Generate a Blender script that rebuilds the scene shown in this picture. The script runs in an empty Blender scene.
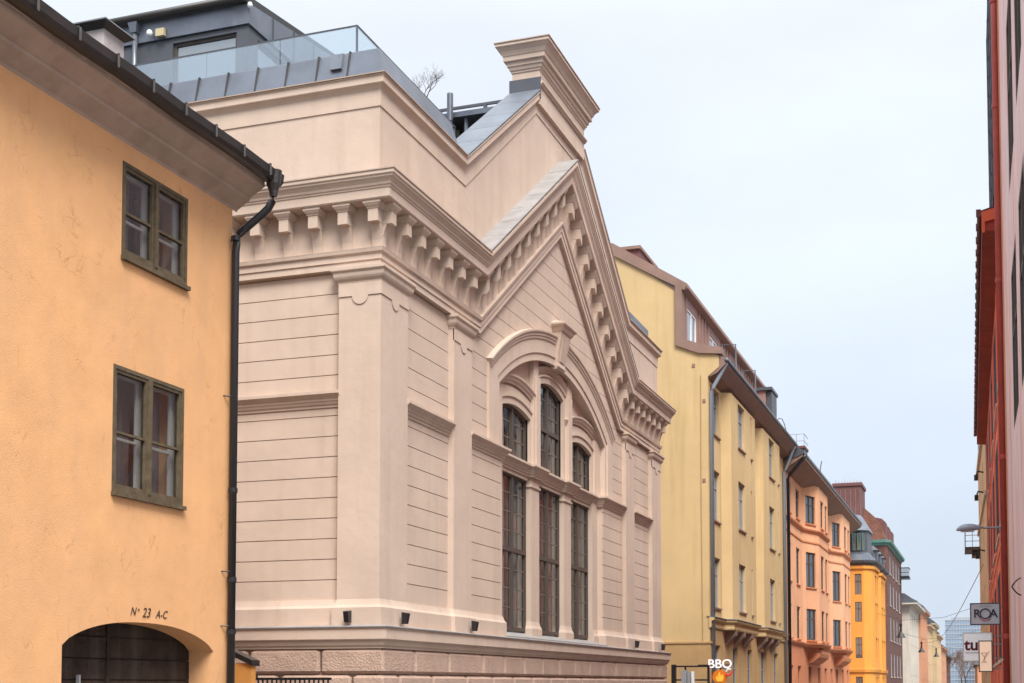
import bpy, bmesh, math, random
from mathutils import Vector, Matrix
from mathutils.geometry import tessellate_polygon
random.seed(7)
C = bpy.context.scene
COL = C.collection
rad = math.radians

# ------------------------------------------------------------------ camera
EYE = 1.7
cam_d = bpy.data.cameras.new('camera'); cam = bpy.data.objects.new('camera', cam_d); COL.objects.link(cam)
yaw, pitch = 0.336418, 0.0545108
cam.location = (0, 0, EYE)
cam.rotation_euler = (math.pi/2 + pitch, 0, yaw)
cam_d.sensor_width = 36.0
cam_d.lens = 1341.80/1024*36.0
cam_d.shift_x = -(521.72-512)/1024
cam_d.shift_y = (610.87-341.5)/1024
cam_d.clip_start = 0.1; cam_d.clip_end = 6000
C.camera = cam
# ------------------------------------------------------------------ world, sun, exposure
SUN_AZ = rad(143); SUN_EL = rad(52)
W = bpy.data.worlds.new('World'); C.world = W; W.use_nodes = True
nt = W.node_tree; nt.nodes.clear()
sky = nt.nodes.new('ShaderNodeTexSky'); sky.sky_type = 'NISHITA'; sky.sun_disc = False
sky.sun_elevation = SUN_EL; sky.sun_rotation = SUN_AZ; sky.dust_density = 3.0; sky.air_density = 1.2
geo = nt.nodes.new('ShaderNodeTexCoord')
nz = nt.nodes.new('ShaderNodeTexNoise'); nz.inputs['Scale'].default_value = 2.2; nz.inputs['Detail'].default_value = 5
mp = nt.nodes.new('ShaderNodeMapping'); mp.inputs['Scale'].default_value = (1, 1, 2.2)
nt.links.new(geo.outputs['Generated'], mp.inputs['Vector']); nt.links.new(mp.outputs['Vector'], nz.inputs['Vector'])
sep = nt.nodes.new('ShaderNodeSeparateXYZ'); nt.links.new(geo.outputs['Generated'], sep.inputs[0])
# overcast deck: paler overhead, bluer towards the horizon
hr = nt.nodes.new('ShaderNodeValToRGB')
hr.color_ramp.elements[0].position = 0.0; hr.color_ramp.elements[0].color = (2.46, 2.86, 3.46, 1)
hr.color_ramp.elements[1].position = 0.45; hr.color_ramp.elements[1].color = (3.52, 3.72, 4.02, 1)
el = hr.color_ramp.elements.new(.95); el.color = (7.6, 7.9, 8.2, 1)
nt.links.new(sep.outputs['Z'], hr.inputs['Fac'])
cl = nt.nodes.new('ShaderNodeMapRange'); cl.inputs['From Min'].default_value = .35; cl.inputs['From Max'].default_value = .65
cl.inputs['To Min'].default_value = .91; cl.inputs['To Max'].default_value = 1.06
nt.links.new(nz.outputs['Fac'], cl.inputs['Value'])
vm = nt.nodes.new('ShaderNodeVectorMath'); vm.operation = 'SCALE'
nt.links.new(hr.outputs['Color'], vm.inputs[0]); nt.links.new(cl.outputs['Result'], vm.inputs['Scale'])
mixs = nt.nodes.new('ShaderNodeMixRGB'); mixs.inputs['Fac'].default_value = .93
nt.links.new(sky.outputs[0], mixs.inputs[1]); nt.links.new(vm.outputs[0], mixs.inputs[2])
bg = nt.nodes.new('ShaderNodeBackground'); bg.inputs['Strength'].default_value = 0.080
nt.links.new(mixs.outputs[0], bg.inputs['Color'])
wo = nt.nodes.new('ShaderNodeOutputWorld'); nt.links.new(bg.outputs[0], wo.inputs['Surface'])
sd = bpy.data.lights.new('sun', 'SUN'); sd.energy = 1.5; sd.angle = rad(28); sd.color = (1, .96, .9)
so = bpy.data.objects.new('sun', sd); COL.objects.link(so)
sdir = Vector((math.sin(SUN_AZ)*math.cos(SUN_EL), math.cos(SUN_AZ)*math.cos(SUN_EL), math.sin(SUN_EL)))
so.rotation_euler = (-sdir).to_track_quat('-Z', 'Y').to_euler(); so.location = (5, -5, 40)
C.view_settings.view_transform = 'Standard'; C.view_settings.look = 'None'
C.view_settings.gamma = 1; C.view_settings.exposure = 1.78; C.view_settings.use_curve_mapping = False

# ------------------------------------------------------------------ materials
def mat(name, rgb, rough=.85, var=.0, scale=1.5, bump=0., bscale=60, metal=0., spec=.3, rgb2=None, streak=0., crack=False, brick=None):
    m = bpy.data.materials.new(name); m.use_nodes = True
    n = m.node_tree; b = n.nodes['Principled BSDF']; L = n.links.new
    b.inputs['Roughness'].default_value = rough; b.inputs['Metallic'].default_value = metal
    b.inputs['Specular IOR Level'].default_value = spec
    tc = n.nodes.new('ShaderNodeTexCoord')
    col = None
    base = n.nodes.new('ShaderNodeRGB'); base.outputs[0].default_value = (*rgb, 1); col = base.outputs[0]
    if brick:
        bt = n.nodes.new('ShaderNodeTexBrick'); bt.inputs['Scale'].default_value = brick[0]
        bt.inputs['Color1'].default_value = (*rgb, 1); bt.inputs['Color2'].default_value = (*(rgb2 or [c*.7 for c in rgb]), 1)
        bt.inputs['Mortar'].default_value = (*brick[1], 1); bt.inputs['Mortar Size'].default_value = .012
        mpp = n.nodes.new('ShaderNodeVectorMath'); mpp.operation = 'ADD'
        sx = n.nodes.new('ShaderNodeSeparateXYZ'); L(tc.outputs['Object'], sx.inputs[0])
        ad = n.nodes.new('ShaderNodeMath'); ad.operation = 'ADD'; L(sx.outputs['X'], ad.inputs[0]); L(sx.outputs['Y'], ad.inputs[1])
        cb = n.nodes.new('ShaderNodeCombineXYZ'); L(ad.outputs[0], cb.inputs['X']); L(sx.outputs['Z'], cb.inputs['Y'])
        L(cb.outputs[0], bt.inputs['Vector']); col = bt.outputs['Color']
    if var:
        nz = n.nodes.new('ShaderNodeTexNoise'); nz.inputs['Scale'].default_value = scale; nz.inputs['Detail'].default_value = 8; nz.inputs['Roughness'].default_value = .6
        L(tc.outputs['Object'], nz.inputs['Vector'])
        mr = n.nodes.new('ShaderNodeMapRange'); mr.inputs['From Min'].default_value = .3; mr.inputs['From Max'].default_value = .7
        mr.inputs['To Min'].default_value = 1-var; mr.inputs['To Max'].default_value = 1+var*.6
        L(nz.outputs['Fac'], mr.inputs['Value'])
        hs = n.nodes.new('ShaderNodeVectorMath'); hs.operation = 'SCALE'; L(col, hs.inputs[0]); L(mr.outputs['Result'], hs.inputs['Scale']); col = hs.outputs[0]
    if streak:
        mp = n.nodes.new('ShaderNodeMapping'); mp.inputs['Scale'].default_value = (2.2, 2.2, .16)
        L(tc.outputs['Object'], mp.inputs['Vector'])
        nz = n.nodes.new('ShaderNodeTexNoise'); nz.inputs['Scale'].default_value = 1.6; nz.inputs['Detail'].default_value = 7
        L(mp.outputs[0], nz.inputs['Vector'])
        mr = n.nodes.new('ShaderNodeMapRange'); mr.inputs['From Min'].default_value = .52; mr.inputs['From Max'].default_value = .72
        L(nz.outputs['Fac'], mr.inputs['Value'])
        mu = n.nodes.new('ShaderNodeMath'); mu.operation = 'MULTIPLY'; mu.inputs[1].default_value = streak; L(mr.outputs['Result'], mu.inputs[0])
        mx = n.nodes.new('ShaderNodeMixRGB'); L(mu.outputs[0], mx.inputs['Fac']); L(col, mx.inputs[1])
        mx.inputs[2].default_value = (*(rgb2 or [c*.55 for c in rgb]), 1); col = mx.outputs[0]
    if crack:
        # hairline trowel marks and patches of old limewash
        nz0 = n.nodes.new('ShaderNodeTexNoise'); nz0.inputs['Scale'].default_value = 1.6; nz0.inputs['Detail'].default_value = 5; nz0.inputs['Distortion'].default_value = 1.6
        L(tc.outputs['Object'], nz0.inputs['Vector'])
        w1 = n.nodes.new('ShaderNodeMath'); w1.operation = 'SUBTRACT'; w1.inputs[1].default_value = .5; L(nz0.outputs['Fac'], w1.inputs[0])
        w2 = n.nodes.new('ShaderNodeMath'); w2.operation = 'ABSOLUTE'; L(w1.outputs[0], w2.inputs[0])
        mr = n.nodes.new('ShaderNodeMapRange'); mr.inputs['From Min'].default_value = .0; mr.inputs['From Max'].default_value = .012
        mr.inputs['To Min'].default_value = 1; mr.inputs['To Max'].default_value = 0; L(w2.outputs[0], mr.inputs['Value'])
        nz1 = n.nodes.new('ShaderNodeTexNoise'); nz1.inputs['Scale'].default_value = 2.7; nz1.inputs['Detail'].default_value = 3
        L(tc.outputs['Object'], nz1.inputs['Vector'])
        m1 = n.nodes.new('ShaderNodeMapRange'); m1.inputs['From Min'].default_value = .5; m1.inputs['From Max'].default_value = .68; m1.inputs['To Max'].default_value = .75
        L(nz1.outputs['Fac'], m1.inputs['Value'])
        mm = n.nodes.new('ShaderNodeMath'); mm.operation = 'MULTIPLY'; L(mr.outputs['Result'], mm.inputs[0]); L(m1.outputs['Result'], mm.inputs[1])
        mx = n.nodes.new('ShaderNodeMixRGB'); L(mm.outputs[0], mx.inputs['Fac']); L(col, mx.inputs[1]); mx.inputs[2].default_value = (rgb[0]*.62, rgb[1]*.5, rgb[2]*.42, 1); col = mx.outputs[0]
    if streak and not brick:
        nzp = n.nodes.new('ShaderNodeTexNoise'); nzp.inputs['Scale'].default_value = .55; nzp.inputs['Detail'].default_value = 9; nzp.inputs['Roughness'].default_value = .68; nzp.inputs['Distortion'].default_value = .8
        L(tc.outputs['Object'], nzp.inputs['Vector'])
        mrp = n.nodes.new('ShaderNodeMapRange'); mrp.inputs['From Min'].default_value = .44; mrp.inputs['From Max'].default_value = .66; mrp.inputs['To Max'].default_value = .26
        L(nzp.outputs['Fac'], mrp.inputs['Value'])
        mxp = n.nodes.new('ShaderNodeMixRGB'); L(mrp.outputs['Result'], mxp.inputs['Fac']); L(col, mxp.inputs[1]); q_ = sum(rgb)/3
        mxp.inputs[2].default_value = (rgb[0]*.82+q_*.05, rgb[1]*.82+q_*.06, rgb[2]*.82+q_*.10, 1); col = mxp.outputs[0]
    L(col, b.inputs['Base Color'])
    if bump:
        nb = n.nodes.new('ShaderNodeTexNoise'); nb.inputs['Scale'].default_value = bscale; nb.inputs['Detail'].default_value = 6
        L(tc.outputs['Object'], nb.inputs['Vector'])
        nb2 = n.nodes.new('ShaderNodeTexNoise'); nb2.inputs['Scale'].default_value = bscale/14; nb2.inputs['Detail'].default_value = 3
        L(tc.outputs['Object'], nb2.inputs['Vector'])
        am = n.nodes.new('ShaderNodeMath'); am.operation = 'MULTIPLY_ADD'; am.inputs[1].default_value = 1.5; L(nb2.outputs['Fac'], am.inputs[0]); L(nb.outputs['Fac'], am.inputs[2])
        bp = n.nodes.new('ShaderNodeBump'); bp.inputs['Strength'].default_value = bump; bp.inputs['Distance'].default_value = .02
        L(am.outputs[0], bp.inputs['Height']); L(bp.outputs[0], b.inputs['Normal'])
    return m

def glass(name, tint=(.9, .95, .97), refl=.25, thru=True, dark=(.02, .025, .03)):
    m = bpy.data.materials.new(name); m.use_nodes = True; n = m.node_tree; n.nodes.clear(); L = n.links.new
    o = n.nodes.new('ShaderNodeOutputMaterial'); g = n.nodes.new('ShaderNodeBsdfGlossy'); g.inputs['Roughness'].default_value = .02
    g.inputs['Color'].default_value = (.9, .95, 1, 1)
    # old panes are never quite flat
    tc = n.nodes.new('ShaderNodeTexCoord'); nz = n.nodes.new('ShaderNodeTexNoise'); nz.inputs['Scale'].default_value = 2.5; L(tc.outputs['Object'], nz.inputs['Vector'])
    bp = n.nodes.new('ShaderNodeBump'); bp.inputs['Strength'].default_value = .12; bp.inputs['Distance'].default_value = .02; L(nz.outputs['Fac'], bp.inputs['Height']); L(bp.outputs[0], g.inputs['Normal'])
    if thru:
        t = n.nodes.new('ShaderNodeBsdfTransparent'); t.inputs['Color'].default_value = (*tint, 1)
    else:
        t = n.nodes.new('ShaderNodeBsdfDiffuse'); t.inputs['Color'].default_value = (*dark, 1)
    lw = n.nodes.new('ShaderNodeLayerWeight'); lw.inputs['Blend'].default_value = .5
    fr = n.nodes.new('ShaderNodeMath'); fr.operation = 'POWER'; fr.inputs[1].default_value = 6; L(lw.outputs['Facing'], fr.inputs[0])
    mr = n.nodes.new('ShaderNodeMapRange'); mr.inputs['To Min'].default_value = refl; mr.inputs['To Max'].default_value = 1.0
    L(fr.outputs[0], mr.inputs['Value'])
    mx = n.nodes.new('ShaderNodeMixShader'); L(mr.outputs['Result'], mx.inputs['Fac']); L(t.outputs[0], mx.inputs[1]); L(g.outputs[0], mx.inputs[2]); L(mx.outputs[0], o.inputs['Surface'])
    return m

def emis(name, rgb, s):
    m = mat(name, rgb, .5); b = m.node_tree.nodes['Principled BSDF']
    b.inputs['Emission Color'].default_value = (*rgb, 1); b.inputs['Emission Strength'].default_value = s
    return m

M = {}
M['beige'] = mat('beige_plaster', (.572, .448, .363), .9, .10, .9, .22, 90, rgb2=(.40, .29, .22), streak=.32)
M['beige_rough'] = mat('beige_rough_plaster', (.46, .325, .255), .95, .16, 2.2, 1.0, 30, rgb2=(.38, .25, .19), streak=.2)
M['beige_cap'] = mat('weathered_stone', (.30, .285, .28), .85, .2, 3, .2, 60)
M['ochre'] = mat('ochre_limewash', (.725, .395, .185), .93, .11, 1.6, .2, 60, rgb2=(.58, .34, .19), streak=.3, crack=True)
M['orange_wall'] = mat('orange_plaster', (.62, .28, .07), .9, .12, 2, .3, 60)
M['eave'] = mat('brown_painted_eave', (.44, .33, .265), .8, .16, 2.5, .25, 20, rgb2=(.20, .13, .1), streak=.3)
M['black'] = mat('black_painted_metal', (.012, .012, .015), .35, spec=.5)
M['gutter'] = mat('black_old_tin', (.022, .019, .018), .45, .3, 4, .1, 30, spec=.5)
M['gutter_iron'] = mat('weathered_iron', (.10, .095, .09), .5, .2, 6)
M['numberink'] = mat('faded_number_paint', (.06, .04, .03), .8, .5, 20)
M['olive'] = mat('olive_window_paint', (.115, .085, .05), .7, .35, 9, .3, 40)
M['white_wood'] = mat('white_inner_sash', (.62, .58, .56), .6)
M['curtain'] = mat('curtain_cloth', (.55, .49, .46), .9, .2, 3)
M['curtain_red'] = mat('red_brown_curtain', (.20, .15, .145), .9, .25, 3)
M['curtain_light'] = mat('light_curtain_cloth', (.55, .50, .46), .9, .15, 3)
M['wood'] = mat('dark_tarred_boards', (.036, .022, .014), .8, .6, 4.5, .6, 30, rgb2=(.10, .08, .07), streak=.6)
M['metal'] = mat('zinc_sheet', (.155, .17, .205), .38, .22, 1.5, .1, 8, metal=.6, spec=.5)
M['metal_dark'] = mat('dark_grey_cladding', (.085, .09, .105), .5, .12, 1.2, metal=.3, spec=.5)
M['metal_light'] = mat('pale_zinc', (.15, .17, .205), .5, .2, 2, metal=.2, spec=.5)
M['brownwin'] = mat('dark_brown_window_paint', (.085, .065, .055), .5)
M['bars'] = mat('grey_brown_glazing_bar', (.17, .14, .125), .5)
M['yellow'] = mat('yellow_plaster', (.585, .42, .215), .92, .13, .35, .2, 50, rgb2=(.44, .31, .14), streak=.55)
M['yellow_low'] = mat('dark_yellow_plaster', (.44, .28, .13), .92, .15, .9, .3, 50, rgb2=(.28, .18, .09), streak=.4)
M['yellow_trim'] = mat('brown_roof_trim', (.26, .165, .13), .7, .15, 1.5)
M['redtin'] = mat('red_brown_tin', (.30, .17, .15), .6, .15, 1)
M['salmon'] = mat('salmon_plaster', (.78, .41, .235), .9, .12, .6, rgb2=(.60, .22, .11), streak=.3)
M['salmon_low'] = mat('deep_salmon_plaster', (.62, .24, .12), .9, .1, .6)
M['orange'] = mat('orange_plaster_facade', (.76, .32, .06), .9, .08, .6, rgb2=(.66, .24, .03), streak=.25)
M['brick'] = mat('dark_brick', (.15, .062, .048), .9, .2, 1.2, brick=(2.2, (.17, .12, .11)))
M['tile'] = mat('brick_red_tiles', (.28, .12, .085), .85, .25, 2.2, brick=(1.6, (.10, .05, .04)))
M['browntin'] = mat('purple_brown_tin', (.155, .066, .062), .7, .15, .8)
M['copper'] = mat('green_copper', (.12, .26, .23), .7, .15, 2)
M['cream'] = mat('cream_plaster', (.66, .58, .45), .9, .1, .6, streak=.2)
M['cream2'] = mat('warm_cream_plaster', (.68, .46, .27), .9, .1, .6, streak=.2)
M['terracotta'] = mat('terracotta_plaster', (.62, .30, .17), .9, .1, .6, streak=.2)
M['whitewall'] = mat('pale_stone_plaster', (.64, .58, .50), .9, .1, .8, rgb2=(.38, .33, .29), streak=.4)
M['pink'] = mat('worn_pink_plaster', (.86, .66, .66), .9, .15, 1.0, .3, 40, rgb2=(.82, .22, .12), streak=1.0)
M['red'] = mat('red_painted_facade', (.82, .18, .10), .75, .15, 1.4, .2, 40, rgb2=(.62, .22, .15), streak=.55)
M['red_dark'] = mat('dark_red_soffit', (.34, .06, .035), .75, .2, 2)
M['pipe_red'] = mat('red_painted_pipe', (.42, .07, .055), .55, .2, 3, spec=.4)
M['winpane'] = glass('window_glass', thru=True, refl=.055, tint=(.8, .82, .82))
M['farpane'] = glass('distant_window_glass', thru=False, refl=.16, dark=(.03, .035, .04))
M['bluepane'] = glass('sky_lit_window_glass', thru=False, refl=.30, dark=(.10, .12, .13))
M['railglass'] = glass('balustrade_glass', tint=(.84, .90, .92), refl=.24)
M['dark'] = mat('dark_interior', (.03, .026, .024), .95)
M['whitepaint'] = mat('white_paint', (.78, .78, .78), .6)
M['greypaint'] = mat('grey_enamel', (.30, .31, .33), .5, .1, 5)
M['asphalt'] = mat('asphalt', (.05, .05, .052), .9, .2, 3, .3, 60)
M['paving'] = mat('granite_paving', (.22, .21, .20), .85, .2, 4, .2, 40)
M['kerb'] = mat('granite_kerb', (.30, .29, .28), .8, .15, 6)
M['ground'] = mat('ground_soil', (.13, .12, .10), .95, .2, .05)
M['bark'] = mat('bark', (.07, .05, .04), .9)
M['twig'] = mat('winter_twigs', (.16, .10, .075), .9)
M['glasstower'] = glass('tower_glass', thru=False, refl=.30, dark=(.15, .22, .31))
M['towergrid'] = mat('tower_mullions', (.36, .40, .45), .6)
M['chimney'] = mat('pale_chimney_plaster', (.42, .38, .38), .9, .2, 6)
M['lampgrey'] = mat('lamp_housing', (.26, .30, .35), .4, spec=.5)

# ------------------------------------------------------------------ mesh building
class MB:
    def __init__(s): s.v = []; s.f = []; s.smooth = False
    def add(s, vs, fs):
        k = len(s.v); s.v += [tuple(v) for v in vs]; s.f += [tuple(i+k for i in f) for f in fs]; return s
    def box(s, x0, x1, y0, y1, z0, z1):
        x0, x1 = sorted((x0, x1)); y0, y1 = sorted((y0, y1)); z0, z1 = sorted((z0, z1))
        v = [(x, y, z) for x in (x0, x1) for y in (y0, y1) for z in (z0, z1)]
        return s.add(v, [(0,1,3,2),(4,6,7,5),(0,4,5,1),(2,3,7,6),(0,2,6,4),(1,5,7,3)])
    def hexa(s, v):  # 8 points: bottom ring 4, top ring 4
        return s.add(v, [(0,1,2,3),(7,6,5,4),(0,4,5,1),(1,5,6,2),(2,6,7,3),(3,7,4,0)])
    def loft(s, rings, cap=True, close=True):
        n = len(rings[0]); vs = [p for r in rings for p in r]; fs = []
        for i in range(len(rings)-1):
            for j in range(n if close else n-1):
                a = i*n+j; b = i*n+(j+1) % n; fs.append((a, b, b+n, a+n))
        if cap: fs.append(tuple(range(n))); fs.append(tuple(range((len(rings)-1)*n, len(rings)*n))[::-1])
        return s.add(vs, fs)
    def tube(s, pts, r, n=10, r1=None):
        rings = []; pts = [Vector(p) for p in pts]
        for i, p in enumerate(pts):
            d = (pts[min(i+1, len(pts)-1)] - pts[max(i-1, 0)]).normalized()
            a = d.cross(Vector((0.13, .07, 1))); a = a if a.length > .05 else d.cross(Vector((1, 0, 0))); a.normalize(); b = d.cross(a)
            rr = r if r1 is None else r + (r1-r)*i/(len(pts)-1)
            rings.append([p + a*rr*math.cos(2*math.pi*k/n) + b*rr*math.sin(2*math.pi*k/n) for k in range(n)])
        return s.loft(rings)
    def cyl(s, c, r, z0, z1, n=16): return s.loft([[(c[0]+r*math.cos(2*math.pi*k/n), c[1]+r*math.sin(2*math.pi*k/n), z) for k in range(n)] for z in (z0, z1)])
    def sweep(s, verts, prof):
        return s.loft([[Vector(P)+Vector(O)*o+Vector(Hh)*h for o, h in prof] for P, O, Hh in verts])
    def plan(s, pts, prof, z):   # path in plan, profile (outward, up); outward is to the right of travel
        vs = []; n = len(pts)
        ds = [(Vector(pts[i+1])-Vector(pts[i])).normalized() for i in range(n-1)]
        ns = [Vector((d.y, -d.x)) for d in ds]
        for i in range(n):
            if i == 0: O = ns[0]
            elif i == n-1: O = ns[-1]
            else: O = (ns[i-1]+ns[i])/(1+ns[i-1].dot(ns[i]))
            vs.append(((pts[i][0], pts[i][1], z), (O.x, O.y, 0), (0, 0, 1)))
        return s.sweep(vs, prof)
    def plate(s, outer, holes, F, w0, w1, backs=True):   # polygon with holes, F(u,w,z)->xyz, front w0 back w1
        loops = [outer]+list(holes)
        pts = [p for l in loops for p in l]
        tris = tessellate_polygon([[Vector((p[0], p[1], 0)) for p in l] for l in loops])
        n = len(pts)
        vs = [F(p[0], w0, p[1]) for p in pts]+[F(p[0], w1, p[1]) for p in pts]
        fs = [tuple(t) for t in tris]
        if backs: fs += [tuple(i+n for i in t[::-1]) for t in tris]
        k = 0
        for l in loops:
            m = len(l)
            for i in range(m):
                a = k+i; b = k+(i+1) % m; fs.append((a, b, b+n, a+n))
            k += m
        return s.add(vs, fs)
    def grid(s, F, u0, u1, z0, z1, holes, depth):   # wall sheet with rectangular openings and their reveals
        us = sorted({u0, u1, *[h[0] for h in holes], *[h[1] for h in holes]}); zs = sorted({z0, z1, *[h[2] for h in holes], *[h[3] for h in holes]})
        us = [u for u in us if u0 <= u <= u1]; zs = [z for z in zs if z0 <= z <= z1]
        for i in range(len(us)-1):
            for j in range(len(zs)-1):
                cu = (us[i]+us[i+1])/2; cz = (zs[j]+zs[j+1])/2
                if any(h[0] < cu < h[1] and h[2] < cz < h[3] for h in holes): continue
                s.add([F(us[i], 0, zs[j]), F(us[i+1], 0, zs[j]), F(us[i+1], 0, zs[j+1]), F(us[i], 0, zs[j+1])], [(0, 1, 2, 3)])
        for h in holes:
            a, b, c, d = h
            for (p, q) in (((a, c), (b, c)), ((b, c), (b, d)), ((b, d), (a, d)), ((a, d), (a, c))):
                s.add([F(p[0], 0, p[1]), F(q[0], 0, q[1]), F(q[0], -depth, q[1]), F(p[0], -depth, p[1])], [(0, 1, 2, 3)])
        return s

WORG = {}
def empty(name, loc, label, cat, group=None):
    o = bpy.data.objects.new(name, None); COL.objects.link(o); o.location = loc; o.empty_display_size = .3
    o['label'] = label; o['category'] = cat
    if group: o['group'] = group
    WORG[o.name] = Vector(loc); return o
def obj(name, mb, m, parent=None, label=None, smooth=False, recalc=True):
    me = bpy.data.meshes.new(name)
    off = WORG[parent.name] if parent else Vector((0, 0, 0))
    me.from_pydata([(v[0]-off.x, v[1]-off.y, v[2]-off.z) for v in mb.v], [], mb.f)
    if recalc:
        bm = bmesh.new(); bm.from_mesh(me); bmesh.ops.recalc_face_normals(bm, faces=bm.faces[:]); bm.to_mesh(me); bm.free()
    me.materials.append(m if not isinstance(m, str) else M[m])
    if smooth:
        for p in me.polygons: p.use_smooth = True
    o = bpy.data.objects.new(name, me); COL.objects.link(o)
    if parent: o.parent = parent; WORG[o.name] = off
    if label: o['label'] = label
    return o
def top(o, label, cat, group=None):
    o['label'] = label; o['category'] = cat
    if group: o['group'] = group
    return o
def struct(name, mb, m):
    o = obj(name, mb, m); o['kind'] = 'structure'; return o
def text(name, body, size, m, parent, F, depth=.01, align='CENTER', bold=0., shear=0., spacing=1.):
    cu = bpy.data.curves.new('t', 'FONT'); cu.body = body; cu.size = size; cu.align_x = align; cu.align_y = 'CENTER'
    cu.extrude = depth/2; cu.offset = bold; cu.shear = shear; cu.space_character = spacing
    to = bpy.data.objects.new('t', cu); COL.objects.link(to)
    dg = bpy.context.evaluated_depsgraph_get(); me = bpy.data.meshes.new_from_object(to.evaluated_get(dg))
    mb = MB(); mb.add([F(v.co.x, v.co.z+depth/2, v.co.y) for v in me.vertices], [tuple(p.vertices) for p in me.polygons])
    bpy.data.objects.remove(to); bpy.data.meshes.remove(me); bpy.data.curves.remove(cu)
    return obj(name, mb, m, parent)

def FX(X):      # facade facing +X : u = Y, w = outward
    return lambda u, w, z: (X+w, u, z)
def FY(Y):      # facade facing -Y : u = X
    return lambda u, w, z: (u, Y-w, z)
def FR(p0, p1):  # any vertical facade from p0 to p1, outward to the right of travel
    p0 = Vector(p0); d = (Vector(p1)-p0); Ln = d.length; d.normalize(); n = Vector((d.y, -d.x))
    def F(u, w, z): q = p0+d*u+n*w; return (q.x, q.y, z)
    F.L = Ln; return F

def bar(mb, F, u0, u1, w0, w1, z0, z1):
    return mb.hexa([F(u0, w0, z0), F(u1, w0, z0), F(u1, w1, z0), F(u0, w1, z0), F(u0, w0, z1), F(u1, w0, z1), F(u1, w1, z1), F(u0, w1, z1)])

def window(parent, F, u0, u1, z0, z1, depth=.12, fm='whitepaint', pm='farpane', cols=2, rows=(.66,), t=.05, sill=None, name='window'):
    mb = MB(); a, b = -depth-.03, -depth+.03
    bar(mb, F, u0, u0+t, a, b, z0, z1); bar(mb, F, u1-t, u1, a, b, z0, z1)
    bar(mb, F, u0+t, u1-t, a, b, z0, z0+t); bar(mb, F, u0+t, u1-t, a, b, z1-t, z1)
    for i in range(1, cols):
        u = u0+(u1-u0)*i/cols; bar(mb, F, u-t*.5, u+t*.5, a+.002, b+.002, z0+t, z1-t)
    for r in rows:
        z = z0+(z1-z0)*r; bar(mb, F, u0+t, u1-t, a+.004, b-.004, z-t*.4, z+t*.4)
    w = obj(name, mb, fm, parent)
    obj('pane', MB().add([F(u0+.01, -depth, z0+.01), F(u1-.01, -depth, z0+.01), F(u1-.01, -depth, z1-.01), F(u0+.01, -depth, z1-.01)], [(0, 1, 2, 3)]), pm, w)
    if sill:
        obj('sill', bar(MB(), F, u0-.05, u1+.05, -depth+.03, .06, z0-.06, z0-.002), sill, w)
    return w

# ================================================================== SETTING
struct('ground', MB().add([(-900, -300, -.02), (900, -300, -.02), (900, 1500, -.02), (-900, 1500, -.02)], [(0, 1, 2, 3)]), 'ground')
rx = lambda y: .363-.01377*(y-29)          # the right-hand building line bends slightly into the street
struct('road', MB().add([(-7, -30, .0), (-1.6, -30, .0), (-2.6, 60, .0), (-4.0, 700, .0), (-9, 700, .0), (-7, 60, .0)], [(0, 1, 2, 3, 4, 5)]), 'asphalt')
struct('pavement', MB().box(-9.2, -7.15, -30, 300, -.02, .12), 'paving')
struct('kerb', MB().box(-7.15, -7.0, -30, 300, -.02, .125), 'kerb')
struct('pavement', MB().hexa([(-1.45, -30, -.02), (1.3, -30, -.02), (.4, 100, -.02), (-2.6, 100, -.02), (-1.45, -30, .12), (1.3, -30, .12), (.4, 100, .12), (-2.6, 100, .12)]), 'paving')
struct('kerb', MB().hexa([(-1.6, -30, -.02), (-1.45, -30, -.02), (-2.6, 100, -.02), (-2.75, 100, -.02), (-1.6, -30, .125), (-1.45, -30, .125), (-2.6, 100, .125), (-2.75, 100, .125)]), 'kerb')

# ================================================================== OCHRE HOUSE (left)
oh = empty('plastered_house', (-9, 5, 0), 'ochre yellow plastered house with brown eaves and olive windows, nearest on the left', 'house')
FO = FX(-9.0)
def arc_pts(yc, hw, zs, sag, n=16):   # from left spring to right spring
    R = (hw*hw+sag*sag)/(2*sag); zc = zs+sag-R; a = math.asin(hw/R)
    return [(yc+R*math.sin(t), zc+R*math.cos(t)) for t in [-a+2*a*i/n for i in range(n+1)]]
wins = [(12.215, 13.57, 3.80, 5.20), (12.32, 13.595, 6.44, 7.505), (8.6, 9.95, 3.80, 5.20), (8.7, 9.97, 6.44, 7.505), (5.0, 6.35, 3.8, 5.2), (1.4, 2.75, 3.8, 5.2)]
arch = [(12.86+1.42*t, 2.10+.29*max(0, 1-abs(t)**2.3)**.75) for t in [-1+2*k/28 for k in range(29)]]
hole = [(11.44, .0)] + arch + [(14.28, .0)]
# flattish three-centred top
mb = MB().plate([(-6, 0), (14.6, 0), (14.6, 7.9), (-6, 7.9)], [[(h[0], h[2]), (h[1], h[2]), (h[1], h[3]), (h[0], h[3])] for h in wins]+[[(11.44, .02)] + arch + [(14.28, .02)]], FO, 0, -.34)
mb.box(-18, -9.35, 14.3, 14.6, 0, 7.9); mb.box(-18.3, -18, -6, 14.6, 0, 7.9); mb.box(-18, -9.35, -6, -5.7, 0, 7.9)
obj('wall', mb, 'ochre', oh)
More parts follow.
